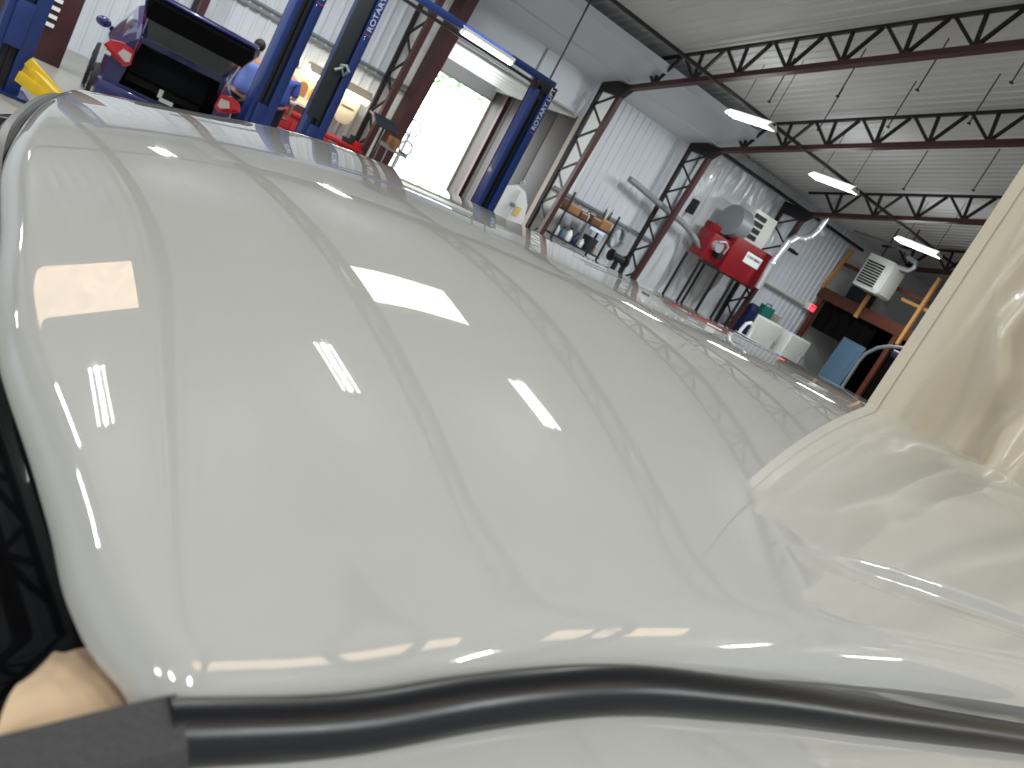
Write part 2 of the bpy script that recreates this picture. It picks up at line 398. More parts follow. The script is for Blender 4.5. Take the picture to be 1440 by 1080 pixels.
# skylights with cream plastic film over them, just under the liner
for i, (xa, xb, ya, yb) in enumerate(SKY):
    t = thing('skylight', ('wide skylight covered with wrinkled cream film, mirrored at the left of the white roof', 'long bright skylight covered with cream film, mirrored in the middle of the white roof', 'small cream skylight on the rear slope, mirrored at the roof corner near the rubber', 'long cream skylight on the rear slope, mirrored along the black moulding')[i], 'skylight', ((xa+xb)/2, (ya+yb)/2, zc((ya+yb)/2)-.06), 0)
    def film(u, v):
        X = xa+u*(xb-xa); Y = ya+v*(yb-ya)
        e = min(u, 1-u, v, 1-v)*4; s = min(1, e)
        return (X, Y, zc(Y)-.05-.05*s+.02*noise.noise(Vector((X*3, Y*3, i)))*s)
    obj('film', MB().grid(film, 16, 10), (M_sky_film, M_sky_film2, M_sky_film, M_sky_film)[i], t, smooth=70)
    fr = MB()
    for p, q in (((xa, ya), (xb, ya)), ((xb, ya), (xb, yb)), ((xb, yb), (xa, yb)), ((xa, yb), (xa, ya))):
        fr.beam((*p, zc(p[1])-.03), (*q, zc(q[1])-.03), .06, .05)
    obj('frame', fr, M_housing, t)

# ------------------------------------------------------------------ annex behind the opening
YA = 22.6
struct('wall_annex_left', MB().b2((7.35, 18.14, FLOOR), (7.5, YA, 4.0)), M_liner)
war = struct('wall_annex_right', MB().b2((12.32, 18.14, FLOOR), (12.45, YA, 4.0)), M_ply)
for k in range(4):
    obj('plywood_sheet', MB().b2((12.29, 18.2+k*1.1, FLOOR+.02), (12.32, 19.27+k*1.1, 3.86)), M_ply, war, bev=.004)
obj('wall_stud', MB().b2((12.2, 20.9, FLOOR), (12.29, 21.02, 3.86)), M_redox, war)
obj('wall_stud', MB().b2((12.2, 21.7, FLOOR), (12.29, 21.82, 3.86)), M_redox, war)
struct('wall_annex_back', MB().b2((7.5, YA, FLOOR), (8.4, YA+.1, 4.0)).b2((8.4, YA, 3.0), (12.28, YA+.1, 4.0)).b2((12.28, YA, FLOOR), (12.32, YA+.1, 4.0)), M_white)
struct('ceiling_annex', MB().b2((7.3, 18.14, 3.95), (12.45, YA+.1, 4.05)), M_white)
struct('door_1', MB().b2((8.34, YA-.05, FLOOR), (8.4, YA+.12, 3.06)).b2((12.24, YA-.05, FLOOR), (12.29, YA+.12, 3.06)).b2((8.34, YA-.05, 3.0), (12.29, YA+.12, 3.06)), M_lgrey)
od = thing('overhead_door', 'white sectional overhead door rolled up flat under the annex ceiling', 'garage door', (10.3, 19.9, 3.4))
for k in range(5):
    obj('door_section', MB().loft([[(8.5, y, 3.45-(y-18.3)*.04+dz) for y, dz in ((18.35+k*.62, 0), (18.94+k*.62, 0), (18.94+k*.62, .06), (18.35+k*.62, .06))], [(12.1, y, 3.45-(y-18.3)*.04+dz) for y, dz in ((18.35+k*.62, 0), (18.94+k*.62, 0), (18.94+k*.62, .06), (18.35+k*.62, .06))]]), M_housing, od, bev=.01)
obj('track', MB().beam((8.46, 18.3, 3.48), (8.46, 22.5, 3.32), .05, .07).beam((12.14, 18.3, 3.48), (12.14, 22.5, 3.32), .05, .07), M_alu, od)
jm = struct('trim_2', MB().b2((12.03, 17.85, FLOOR), (12.16, 18.02, 3.55)), M_beige)
struct('ground', MB().b2((-30, 22.9, FLOOR-.12), (60, 70, FLOOR-.02)), M_outconc)
# trees seen through the bright doorway
for i, (X, Y, h) in enumerate(((14.95, 33, 6.5), (19.6, 34.5, 6.5), (26.5, 42, 9.5))):
    t = thing('tree', ('left pale green tree outside the bright doorway', 'middle pale green tree outside the bright doorway', 'right pale green tree outside the bright doorway')[i], 'tree', (X, Y, FLOOR), 0, 'trees outside')
    obj('trunk', MB().tube([(X, Y, FLOOR), (X+.1, Y, 2), (X, Y, h*.75)], [.2, .16, .08], 8), M_dkwood, t)
    cr = MB(); q = random.Random(i)
    for k in range(900):
        a = q.uniform(0, 2*PI); e = math.asin(q.uniform(-1, 1)); rr = 2.25*q.uniform(.6, 1)
        c = Vector((X+rr*math.cos(a)*math.cos(e), Y+rr*math.sin(a)*math.cos(e), h*.72+.75*rr*math.sin(e))); u = Vector((q.gauss(0,1), q.gauss(0,1), q.gauss(0,1))).normalized(); w = u.orthogonal().normalized()
        cr.add([c-u*.16, c+w*.08, c+u*.16, c-w*.08], [(0,1,2,3)])
    obj('foliage', cr, M_leaf, t, kind='stuff')

# ------------------------------------------------------------------ two-post lifts
def lift_post(t, X, Y, top, body, ang=0, panel=None):
    rot = Matrix.Rotation(ang, 3, 'Z'); O = Vector((X, Y, 0))
    def q(x0, y0, z0, x1, y1, z1, mb): mb.box(O+rot @ Vector(((x0+x1)/2, (y0+y1)/2, (z0+z1)/2)), (x1-x0, y1-y0, z1-z0), rot)
    c = MB(); q(-.19, -.12, FLOOR, -.11, .16, top, c); q(.05, -.12, FLOOR, .19, .16, top, c); q(-.19, .12, FLOOR, .19, .16, top, c)
    p = obj('post', c, M_blue, t, bev=.006)
    d = MB(); q(-.105, -.04, FLOOR+.02, .045, .11, top-.06, d); obj('carriage_track', d, M_char, t)
    d = MB(); q(-.03, -.09, FLOOR+.1, -.005, -.05, top-.2, d); obj('lift_cable', d, M_black, t)
    b = MB(); q(-.3, -.25, FLOOR, .3, .3, FLOOR+.03, b); obj('base_plate', b, M_blue, t)
    d = MB(); q(-.12, -.15, FLOOR+.5, .06, -.06, FLOOR+1.0, d); obj('carriage', d, M_blue, t, bev=.01)
    zt = 2.44
    TM = Matrix.Translation(O+rot @ Vector((.155, -.128, zt+.05))) @ Matrix.Rotation(ang, 4, 'Z') @ Matrix(((0, -1, 0, 0), (0, 0, -1, 0), (1, 0, 0, 0), (0, 0, 0, 1)))
    lettering(body, .115, TM, M_letter, t, width=.56 if body == 'ROTARY' else .78)
    TM2 = Matrix.Translation(O+rot @ Vector((.155, -.128, zt-.02))) @ Matrix.Rotation(ang, 4, 'Z') @ Matrix(((0, -1, 0, 0), (0, 0, -1, 0), (1, 0, 0, 0), (0, 0, 0, 1)))
    lettering('(', .115, TM2, M_letred, t, name='bracket_mark')
    if panel:
        d = MB(); q(*panel, d); obj('side_cover', d, M_char, t, bev=.01)
la = thing('two_post_lift', 'blue two-post lift standing either side of the dark blue hatchback', 'car lift', (2.3, 12.3, FLOOR), 0)
lift_post(la, .74, 11.4, 3.35, 'ROTARY', .1)
lift_post(la, 3.90, 13.2, 3.35, 'ROTARY', .1)
obj('crossbeam', MB().beam((.74, 11.4, 3.42), (3.90, 13.2, 3.42), .12, .12), M_blue, la)
for nm, pts in (('swing_arm', [(.92, 11.15, .22), (1.24, 10.75, .10)]), ('swing_arm', [(3.72, 13.0, .2), (3.2, 12.6, .12)])):
    a = obj(nm, MB().beam(pts[0], pts[1], .1, .13), M_yel, la, bev=.01)
obj('swing_arm', MB().beam((.9, 11.1, .30), (1.45, 10.9, .02), .07, .1).beam((.86, 11.05, .12), (1.42, 10.6, .02), .06, .12), M_yel, la, bev=.008)
obj('arm_pad', lathe((1.36, 10.75, .02), [(.09, 0), (.09, .05), (.05, .06), (.05, .1), (.08, .11)]), M_black, la)
lb_ = thing('two_post_lift', 'blue two-post lift with overhead beam in front of the bright doorway', 'car lift', (6.7, 14, FLOOR), 0)
lift_post(lb_, 5.0, 14, 3.3, 'ROTARY', 0, panel=(-.24, -.16, .95, -.02, -.11, 3.2))
lift_post(lb_, 8.42, 14, 3.2, 'ROTARY LIFT')
obj('crossbeam', MB().b2((4.8, 13.94, 3.27), (8.58, 14.06, 3.39)), M_blue, lb_, bev=.01)
obj('beam_channel', MB().b2((4.95, 13.90, 3.16), (8.25, 13.98, 3.21)), M_dksteel, lb_)
obj('beam_end', MB().b2((8.2, 13.88, 3.12), (8.62, 14.12, 3.30)), M_black, lb_, bev=.01)
obj('hose_knot', MB().tube([(4.86, 13.8, 1.75), (4.93, 13.75, 1.82), (5.0, 13.78, 1.74), (5.05, 13.74, 1.82), (5.0, 13.8, 1.88), (4.9, 13.78, 1.84)], .028, 7), M_grey, lb_)
fixture(7.05, 13.93, 3.235, 'bright tube light fixed under the blue lift beam in front of the doorway', along='X', L=1.1, ntube=2, wd=.1)
solo('conduit', MB().tube([(8.5, 14.1, 3.39), (8.5, 14.1, 5.2)], .02, 6), M_dksteel, 'thin vertical conduit rising from the lift beam to the roof', 'pipe')

# ------------------------------------------------------------------ blue hatchback with raised tailgate
CR = thing('hatchback', 'dark blue hatchback seen from behind with its tailgate raised, between lift posts', 'car', (2.31, 11.2, FLOOR), R(-6))
CRM = CR.matrix_basis.copy(); CRM = Matrix.Translation(CR.location) @ Matrix.Rotation(R(-6), 4, 'Z')
def cw(x, y, z): return CRM @ Vector((x*.87, y, z))
# local: x right, y forward, z up from floor; rear plane y = 0, width 1.70
def ring(y, w0, w1, zt, zw, zb_):
    h = [(-w0, zb_), (-w0*1.0, zw*.55), (-w0, zw), (-w1, zt-.06), (-w1+.08, zt), (w1-.08, zt), (w1, zt-.06), (w0, zw), (w0, zw*.55), (w0, zb_)]
    return [cw(x, y, z) for x, z in h]
side = MB()
stations = [(0, .80, .60, 1.21, .93, .30), (.5, .85, .62, 1.33, .96, .22), (1.4, .87, .64, 1.49, .96, .2), (2.2, .87, .62, 1.42, .95, .2), (2.9, .86, .72, 1.02, .92, .2), (3.8, .82, .68, .92, .82, .22), (4.1, .74, .6, .72, .66, .3)]
rings = [ring(*s) for s in stations]; n = len(rings[0])
for i in range(len(rings)-1):
    for k2 in range(n):
        if i < 1 and 3 <= k2 <= 5 and False: continue
        a, b = rings[i], rings[i+1]; q2 = (k2+1) % n
        side.add([a[k2], a[q2], b[q2], b[k2]], [(0,1,2,3)])
side.add(rings[-1], [tuple(range(n))])
# rear: quarter pillars and bumper left around the open cargo hole
side.add([cw(-.80, 0, .30), cw(-.80, 0, .95), cw(-.56, 0, .95), cw(-.60, 0, .62), cw(.60, 0, .62), cw(.56, 0, .95), cw(.80, 0, .95), cw(.80, 0, .30)], [(0,1,2,3), (4,5,6,7), (0,3,4,7)])
side.add([cw(-.80, 0, .95), cw(-.60, 0, 1.15), cw(-.52, 0, 1.15), cw(-.56, 0, .95)], [(0,1,2,3)])
side.add([cw(.80, 0, .95), cw(.60, 0, 1.15), cw(.52, 0, 1.15), cw(.56, 0, .95)], [(0,1,2,3)])
side.add([cw(-.60, 0, 1.15), cw(-.52, 0, 1.21), cw(.52, 0, 1.21), cw(.60, 0, 1.15), cw(.52, 0, 1.14), cw(-.52, 0, 1.14)], [(0,1,2,3,4,5)])
obj('body', side, M_carblue, CR, smooth=35)
obj('bumper', MB().prism([(-.84, -.12), (.84, -.12), (.87, .1), (-.87, .1)], .28, .60, lambda x, y, z: cw(x, y, z)), M_carblue, CR, bev=.03)
obj('cargo_lining', MB().add([cw(-.55, .03, .60), cw(.55, .03, .60), cw(.55, .03, 1.14), cw(-.55, .03, 1.14), cw(-.55, .9, .60), cw(.55, .9, .60), cw(.5, .9, 1.2), cw(-.5, .9, 1.2)], [(4,5,6,7), (0,1,5,4), (1,2,6,5), (0,3,7,4), (3,2,6,7)]), M_black, CR)
obj('seat_back', MB().box(cw(0, .78, .9), (1.05, .12, .36), CRM.to_3x3()), M_trous, CR, bev=.03)
for x in (-.3, .3): obj('headrest', MB().box(cw(x, .76, 1.1), (.22, .08, .1), CRM.to_3x3()), M_black, CR, bev=.02)
# tailgate: hinged at the roof edge, opened up and back
HG = Vector((0, .02, 1.20)); tl = .92; an = R(33)
def tg(x, s, d): return cw(x, HG.y-s*math.cos(an)+d*math.sin(an), HG.z+s*math.sin(an)+d*math.cos(an))
tgo = obj('tailgate', MB().loft([[tg(-w, s, .05), tg(w, s, .05), tg(w, s, 0), tg(-w, s, 0)] for s, w in ((0, .56), (.45, .66), (.80, .72), (.92, .66))]), M_carblue, CR, bev=.012)
obj('tailgate_trim', MB().loft([[tg(-w, s, -.005), tg(w, s, -.005), tg(w*.96, s, -.05), tg(-w*.96, s, -.05)] for s, w in ((.50, .64), (.72, .68), (.88, .64))]), M_cloth, tgo, bev=.008)
obj('tailgate_glass', MB().loft([[tg(-w, s, -.004), tg(w, s, -.004), tg(w, s, -.016), tg(-w, s, -.016)] for s, w in ((.05, .50), (.46, .58))]), M_tintglass, tgo)
for sx in (-1, 1): obj('gas_strut', MB().tube([cw(sx*.56, .0, 1.0), tg(sx*.6, .5, -.02)], .012, 6), M_chrome, CR)
# rear glass band: windscreen seen through the car
obj('windscreen', MB().add([cw(-.6, 2.25, 1.40), cw(.6, 2.25, 1.40), cw(.7, 2.88, 1.03), cw(-.7, 2.88, 1.03)], [(0,1,2,3)]), M_tintglass, CR)
obj('latch', MB().box(cw(0, -.01, .66), (.16, .05, .05), CRM.to_3x3()).box(cw(-.1, -.03, .72), (.05, .03, .1), CRM.to_3x3()), M_lgrey, CR, bev=.008)
for sx in (-1, 1):
    tp = [(-.92, .93), (-.86, 1.02), (-.72, 1.06), (-.57, 1.03), (-.55, .87), (-.62, .82), (-.78, .88)]
    def tw(x, z, d): return cw(sx*-x if sx > 0 else x, -.10+d+max(0, abs(x)-.78)*1.1, z)
    tlo = obj('tail_light', MB().loft([[tw(x, z, d) for x, z in tp] for d in (0, .08)]), M_tail, CR, bev=.008)
    obj('reverse_lens', MB().loft([[tw(x, z, d) for x, z in ((-.74, .93), (-.70, 1.0), (-.59, .99), (-.58, .90), (-.63, .88))] for d in (-.02, .03)]), M_clear, tlo)
    obj('quarter_window', MB().add([cw(sx*.74, .35, 1.08), cw(sx*.79, 1.0, 1.02), cw(sx*.70, 1.0, 1.33), cw(sx*.675, .5, 1.30)], [(0,1,2,3)]), M_tintglass, CR)
    for yy in (.75, 3.2):
        w = MB(); prof = [(.31, -.1), (.33, -.06), (.33, .06), (.31, .1), (.2, .1), (.2, -.1)]
        w.loft([[cw(sx*(.80)+z2*1.0, yy+r*math.cos(2*PI*k3/24), .33+r*math.sin(2*PI*k3/24)) for k3 in range(24)] for r, z2 in prof], cap=False)
        wo = obj('wheel', w, M_tire, CR)
        rim = MB()
        for k3 in range(5):
            a = 2*PI*k3/5; rim.beam(cw(sx*.88, yy, .33), cw(sx*.88, yy+.2*math.cos(a), .33+.2*math.sin(a)), .06, .02)
        rim.tube([cw(sx*.84, yy, .33), cw(sx*.9, yy, .33)], .06, 12)
        obj('rim', rim, M_chrome, wo)
    obj('mirror', MB().ball(cw(sx*.95, 2.35, 1.0), (.1, .07, .07)), M_carblue, CR)
# rack with pale slats beside the left post
rk = thing('slatted_rack', 'dark red cabinet with pale horizontal slats left of the hatchback', 'rack', (1.25, 15.0, FLOOR))
obj('cabinet', MB().b2((.6, 15.0, FLOOR), (1.6, 15.5, 2.4)), M_redox, rk, bev=.01)
for k in range(8): obj('slat', MB().b2((1.05, 14.94, .35+k*.12), (1.35, 15.0, .40+k*.12)), M_white, rk)
solo('storage_cabinet', MB().b2((-1.4, 15.2, FLOOR), (.5, 15.8, 2.2)).b2((-1.38, 15.17, .2), (-.5, 15.2, 2.1)).b2((-.4, 15.17, .2), (.48, 15.2, 2.1)), M_ply, 'dark brown cabinet at the left edge behind the blue lift post', 'cabinet')

# ------------------------------------------------------------------ people
def skin_mesh(pts, edges, rad, levels=2):
    me = bpy.data.meshes.new('b'); me.from_pydata([Vector(p) for p in pts], edges, [])
    o = bpy.data.objects.new('b', me); COL.objects.link(o)
    sm = o.modifiers.new('s', 'SKIN'); sk = me.skin_vertices[0].data
    for i, r in enumerate(rad):
        sk[i].radius = r if isinstance(r, tuple) else (r, r); sk[i].use_root = (i == 0)
    o.modifiers.new('u', 'SUBSURF').levels = levels
    dg = bpy.context.evaluated_depsgraph_get(); dg.update()
    out = bpy.data.meshes.new_from_object(o.evaluated_get(dg)); bpy.data.objects.remove(o)
    out.polygons.foreach_set('use_smooth', [True]*len(out.polygons)); out.materials.clear()
    return out
def person(x, y, rz, label, shirt, cuff):
    t = thing('person', label, 'person', (x, y, FLOOR), rz)
    P = [(0,0,.95), (0,0,1.12), (0,-.01,1.30), (0,-.01,1.43), (0,-.01,1.50), (0,-.03,1.58), (0,-.03,1.70)]
    E = [(0,1),(1,2),(2,3),(3,4),(4,5),(5,6)]; Rr = [(.15,.11), (.13,.10), (.155,.11), (.11,.085), .055, (.075,.09), (.06,.075)]
    fing = []
    for s in (-1, 1):
        k = len(P)
        P += [(s*.19,-.0,1.39), (s*.24,.0,1.12), (s*.25,-.14,.90), (s*.25,-.19,.84)]
        Rr += [.06, .045, .032, (.04,.02)]; E += [(3,k),(k,k+1),(k+1,k+2),(k+2,k+3)]
        for f in range(4):
            a = len(P); d = (f-1.5)*.018
            P += [(s*.25+d*.3, -.24-.004*f, .80+d*.3+.002*f), (s*.25+d*.4, -.26, .755+.005*abs(f-1))]; Rr += [.009, .007]; E += [(k+3,a),(a,a+1)]
        a = len(P); P += [(s*.225,-.2,.79), (s*.215,-.22,.755)]; Rr += [.010, .008]; E += [(k+2,a),(a,a+1)]
        k = len(P)
        P += [(s*.10,0,.86), (s*.11,-.01,.48), (s*.11,.02,.10), (s*.11,-.12,.05)]
        Rr += [.085, .055, .04, .035]; E += [(0,k),(k,k+1),(k+1,k+2),(k+2,k+3)]
    obj('body', skin_mesh(P, E, Rr), M_skin, t)
    SP = [(0,0,.86), (0,0,1.12), (0,-.01,1.30), (0,-.01,1.43)]; SE = [(0,1),(1,2),(2,3)]; SR = [(.205,.165), (.185,.15), (.195,.15), (.13,.11)]
    for s in (-1, 1):
        k = len(SP); SP += [(s*.19,0,1.39), (s*.24,0,1.14)]; SR += [.078, .066]; SE += [(3,k),(k,k+1)]
    obj('shirt', skin_mesh(SP, SE, SR), shirt, t)
    TP = [(0,0,1.0)]; TE = []; TR = [(.175,.14)]
    for s in (-1, 1):
        k = len(TP); TP += [(s*.10,0,.84), (s*.11,-.01,.48), (s*.11,.02,.12)]; TR += [.10, .075, .065]; TE += [(0,k),(k,k+1),(k+1,k+2)]
    obj('trousers', skin_mesh(TP, TE, TR), M_trous, t)
    for s in (-1, 1):
        obj('sleeve_band', MB().tube([(s*.242, -.0, 1.12), (s*.244, -.015, 1.08)], .069, 12), cuff, t, world=False)
        sh = MB().ball((s*.11, -.06, .05), (.05, .14, .05)); obj('shoe', sh, M_black, t, world=False)
        obj('eye', MB().ball((s*.03, -.115, 1.65), .009), M_black, t, world=False)
        obj('ear', MB().ball((s*.082, -.02, 1.63), (.012, .02, .03)), M_skin, t, world=False)
    obj('hair', MB().ball((0, -.005, 1.68), (.088, .105, .095)), M_hair, t, world=False)
    obj('nose', MB().ball((0, -.128, 1.625), (.013, .02, .022)), M_skin, t, world=False)
    obj('mouth', MB().ball((0, -.115, 1.585), (.025, .008, .006)), M_tail, t, world=False)
    return t
person(3.86, 14.35, R(190), 'person in a light blue shirt half hidden by the blue lift post, beside the hatchback', M_shirt, M_white)
person(4.72, 15.3, R(160), 'dark-haired person in a blue shirt with white sleeve bands between two lift posts', M_shirt2, M_white)

# ------------------------------------------------------------------ benches and lamps by the wall
def bench(xa, xb, y, z, label):
    t = thing('tool_bench', label, 'workbench', ((xa+xb)/2, y, FLOOR))
    obj('worktop', MB().b2((xa, y-.35, z-.06), (xb, y+.3, z)), M_toolred, t, bev=.01)
    obj('cabinet', MB().b2((xa+.03, y-.3, FLOOR), (xb-.03, y+.28, z-.06)), M_toolred, t, bev=.01)
    nd = 2; w = (xb-xa-.1)/nd
    for i in range(nd):
        for k in range(3):
            dr = obj('drawer', MB().b2((xa+.05+i*w+.01, y-.33, FLOOR+.1+k*.2), (xa+.05+(i+1)*w-.01, y-.3, FLOOR+.28+k*.2)), M_toolred, t, bev=.005)
            obj('handle', MB().b2((xa+.05+i*w+.1, y-.355, FLOOR+.24+k*.2), (xa+.05+(i+1)*w-.1, y-.335, FLOOR+.26+k*.2)), M_chrome, dr)
bench(5.15, 6.18, 17.35, .68, 'left red tool bench with drawers, under the arched cream cabinet')
bench(6.3, 7.2, 17.35, .60, 'right red tool bench under the cream back board')
def hood_lamp(xa, xb, y, z, label):
    t = thing('bench_lamp', label, 'lamp', ((xa+xb)/2, y, z))
    obj('hood', MB().loft([[(x, y+.1, z+.17), (x, y-.05, z+.2), (x, y-.2, z+.06), (x, y-.2, z+.04), (x, y-.05, z+.17), (x, y+.1, z+.14)] for x in (xa, xb)]), M_beige, t)
    obj('tube', MB().tube([(xa+.04, y-.1, z+.05), (xb-.04, y-.1, z+.0)], .07, 10), M_lamp, t)
    obj('bracket', MB().beam(((xa+xb)/2, y+.08, z+.16), ((xa+xb)/2, 17.98, z+.16), .05, .03), M_grey, t)
hood_lamp(5.66, 6.12, 17.45, 1.46, 'left warm bench lamp glowing over the arched cream cabinet')
hood_lamp(6.33, 7.0, 17.4, 1.48, 'right larger warm bench lamp glowing over the cream back board')
ac = thing('arched_cabinet', 'cream wall cabinet with two arched openings under the left lamp', 'cabinet', (5.85, 17.75, .85))
def archpoly(xc, w, h, n=8): return [(xc-w/2, 0), (xc+w/2, 0)]+[(xc+w/2*math.cos(PI*k/n), h+w/2*math.sin(PI*k/n)) for k in range(n+1)]
obj('case', MB().b2((5.4, 17.68, .84), (6.25, 17.95, 1.42)), M_cream, ac, bev=.02)
for xc in (5.8, 6.07):
    obj('arched_opening', MB().prism([(x, z+1.0) for x, z in archpoly(xc, .2, .16)], 17.655, 17.685, lambda x, z, y: (x, y, z)), M_card if xc < 6 else M_orange, ac)
obj('shelf_board', MB().b2((5.35, 17.5, .82), (6.3, 17.95, .86)), M_cream, ac)
cb = thing('back_board', 'cream rounded board standing under the right warm lamp', 'board', (6.68, 17.4, .86))
obj('panel', MB().prism([(6.5, 1.44), (6.93, 1.44), (6.93, 1.05), (6.88, .93), (6.78, .87), (6.62, .88), (6.53, .96), (6.5, 1.05)], 17.52, 17.56, lambda x, z, y: (x, y, z)), M_cream, cb, bev=.012)
obj('ledge', MB().b2((6.58, 17.49, 1.22), (6.85, 17.52, 1.24)), M_beige, cb)
obj('stem', MB().tube([(6.7, 17.54, .88), (6.7, 17.54, .6)], .03, 8), M_grey, cb)
tr = thing('tilted_tray', 'black tilted tray on an arm right of the lit benches', 'tray', (7.3, 16.5, FLOOR))
obj('tray', MB().box((7.15, 16.5, 1.31), (.5, .4, .03), Matrix.Rotation(R(26), 3, 'X')), M_char, tr, bev=.008)
obj('arm', MB().beam((6.85, 16.72, 1.38), (7.0, 16.55, 1.32), .04, .04), M_beige, tr)
obj('stand', MB().tube([(7.15, 16.5, 1.29), (7.15, 16.5, FLOOR+.02)], .025, 8).tube([(7.15, 16.5, FLOOR), (7.15, 16.5, FLOOR+.03)], .16, 14), M_dksteel, tr)
solo('cardboard_box', MB().b2((7.52, 16.75, .92), (7.7, 16.95, 1.14)), M_card, 'small cardboard box below the tilted black tray', 'box', bev=.006)
st = thing('rolling_cart', 'grey rolling cart with two trays right of the red benches', 'cart', (7.62, 16.7, FLOOR))
for z in (.3, .92): obj('shelf', MB().b2((7.4, 16.5, z-.03), (7.86, 16.94, z)).b2((7.4, 16.5, z), (7.42, 16.94, z+.05)).b2((7.84, 16.5, z), (7.86, 16.94, z+.05)), M_grey, st, bev=.004)
for x in (7.42, 7.84):
    for y in (16.52, 16.92):
        l_ = obj('leg', MB().tube([(x, y, FLOOR+.08), (x, y, .95)], .015, 6), M_grey, st); obj('caster', MB().tube([(x-.02, y, FLOOR+.04), (x+.02, y, FLOOR+.04)], .04, 10), M_black, l_)
solo('spray_bottle', lathe((6.35, 17.2, .60), [(.035, 0), (.035, .14), (.014, .18), (.014, .22)]), M_orange, 'orange bottle on the left end of the right red bench', 'bottle')
solo('red_box', MB().b2((7.0, 17.1, .60), (7.16, 17.25, .72)), M_tail, 'small red box on the right end of the red bench', 'box', bev=.005)
solo('bench_vise', MB().box((6.88, 17.2, .65), (.2, .1, .1)).box((6.95, 17.2, .74), (.08, .12, .1)).tube([(6.75, 17.2, .68), (6.98, 17.2, .68)], .02, 8), M_char, 'dark bench vise near the right end of the red bench', 'vise', bev=.004)

# white hood leaning in the doorway
wh = thing('hood_panel', 'white arched car hood with a yellow sticker, standing upright by the lift post', 'car hood', (9.95, 15.5, FLOOR))
hp = [(9.45, FLOOR), (10.35, FLOOR), (10.36, .9), (10.26, 1.22), (10.08, 1.44), (9.85, 1.50), (9.64, 1.40), (9.5, 1.15), (9.45, .8)]
obj('panel', MB().prism(hp, 15.48, 15.54, lambda x, z, y: (x, y, z)), M_white, wh, bev=.015)
obj('center_rib', MB().beam((9.9, 15.46, .1), (9.9, 15.46, 1.42), .05, .04), M_lgrey, wh)
obj('latch', MB().box((9.9, 15.44, 1.1), (.1, .06, .08)), M_grey, wh, bev=.01)
obj('sticker', MB().b2((10.02, 15.465, .93), (10.16, 15.48, 1.12)), M_label, wh)
obj('hook', MB().tube([(9.87, 15.5, 1.48), (9.87, 15.47, 1.58), (9.9, 15.44, 1.62), (9.92, 15.44, 1.58)], .015, 6), M_chrome, wh)
wd = thing('ring_stand', 'pale stand with two rings just inside the bright doorway', 'stand', (9.6, 20.6, FLOOR))
obj('post', MB().tube([(9.6, 20.6, FLOOR), (9.6, 20.6, 1.3)], .04, 8), M_lgrey, wd); obj('ring', MB().tube([(9.6+.2*math.cos(2*PI*k/20), 20.55, 1.4+.2*math.sin(2*PI*k/20)) for k in range(21)], .025, 8), M_letter, wd); obj('ring', MB().tube([(9.62+.17*math.cos(2*PI*k/20), 20.5, .9+.17*math.sin(2*PI*k/20)) for k in range(21)], .03, 8), M_white, wd)

# ------------------------------------------------------------------ shelving by the wall
sh = thing('shelf_unit', 'dark steel shelf unit loaded with boxes against the white ribbed wall', 'shelf', (13.1, 17.45, FLOOR))
for x in (12.42, 13.95):
    for y in (17.22, 17.68): obj('upright', MB().beam((x, y, FLOOR), (x, y, 1.95), .04, .04), M_dksteel, sh)
for z in (.25, .85, 1.48): obj('shelf_board', MB().b2((12.38, 17.2, z-.04), (14.0, 17.7, z)), M_dksteel, sh, bev=.004)
BX = [(12.5, 12.86, 1.48, .22, M_card, 'cardboard box with pale lid, first from the left on the top shelf'), (12.9, 13.14, 1.48, .17, M_card2, 'dark brown carton, second on the top shelf'),
      (13.28, 13.56, 1.48, .2, M_card2, 'dark brown carton right of the white jug on the top shelf'), (13.58, 13.9, 1.48, .26, M_card, 'tall orange-brown box at the right end of the top shelf')]
for xa, xb, z, h, m, lb in BX:
    t = thing('cardboard_box', lb, 'box', ((xa+xb)/2, 17.42, z), 0, 'boxes on the shelf unit')
    obj('carton', MB().b2((xa, 17.26, z), (xb, 17.6, z+h)), m, t, bev=.006); obj('tape', MB().b2((xa-.002, 17.255, z+h-.05), (xb+.002, 17.262, z+h-.02)), M_beige, t)
def jug(x, y, z, m, label, s=1, grp='bottles and jugs'):
    t = thing('jug', label, 'jug', (x, y, z), 0, grp)
    obj('bottle', lathe((x, y, z), [(.07*s, 0), (.075*s, .02), (.075*s, .17*s), (.03*s, .23*s), (.028*s, .26*s)]), m, t); obj('cap', lathe((x, y, z+.255*s), [(.034*s, 0), (.034*s, .035*s), (.02*s, .04*s)]), M_char, t)
jug(13.2, 17.4, 1.48, M_white, 'white jug between two dark cartons on the top shelf', .8)
for x, lb in ((13.64, 'left of three thin caulk tubes standing on the tall box'), (13.73, 'middle of three thin caulk tubes standing on the tall box'), (13.83, 'right of three thin caulk tubes standing on the tall box')):
    solo('caulk_tube', lathe((x, 17.42, 1.74), [(.025, 0), (.025, .2), (.008, .22), (.005, .3)]), M_char if x != 13.73 else M_lgrey, lb, 'tube', 'caulk tubes')
LOW = [(12.55, M_lgrey, 'pale jug at the left end of the lower shelf', 1.0), (12.75, M_panel, 'blue-grey jug on the lower shelf', .9), (12.95, M_white, 'white jug in the middle of the lower shelf', 1.1), (13.18, M_navy, 'navy jug on the lower shelf', 1.0), (13.4, M_white, 'white jug beside the navy one on the lower shelf', .85), (13.78, M_card, 'brown jug at the right end of the lower shelf', 1.0)]
for x, m, lb, s in LOW: jug(x, 17.36, .85, m, lb, s)
solo('parts_tray', MB().b2((13.3, 17.18, 1.36), (13.75, 17.3, 1.43)).b2((13.3, 17.18, 1.43), (13.32, 17.3, 1.44)), M_letter, 'pale lavender strip tray hung under the top shelf edge', 'tray', bev=.004)
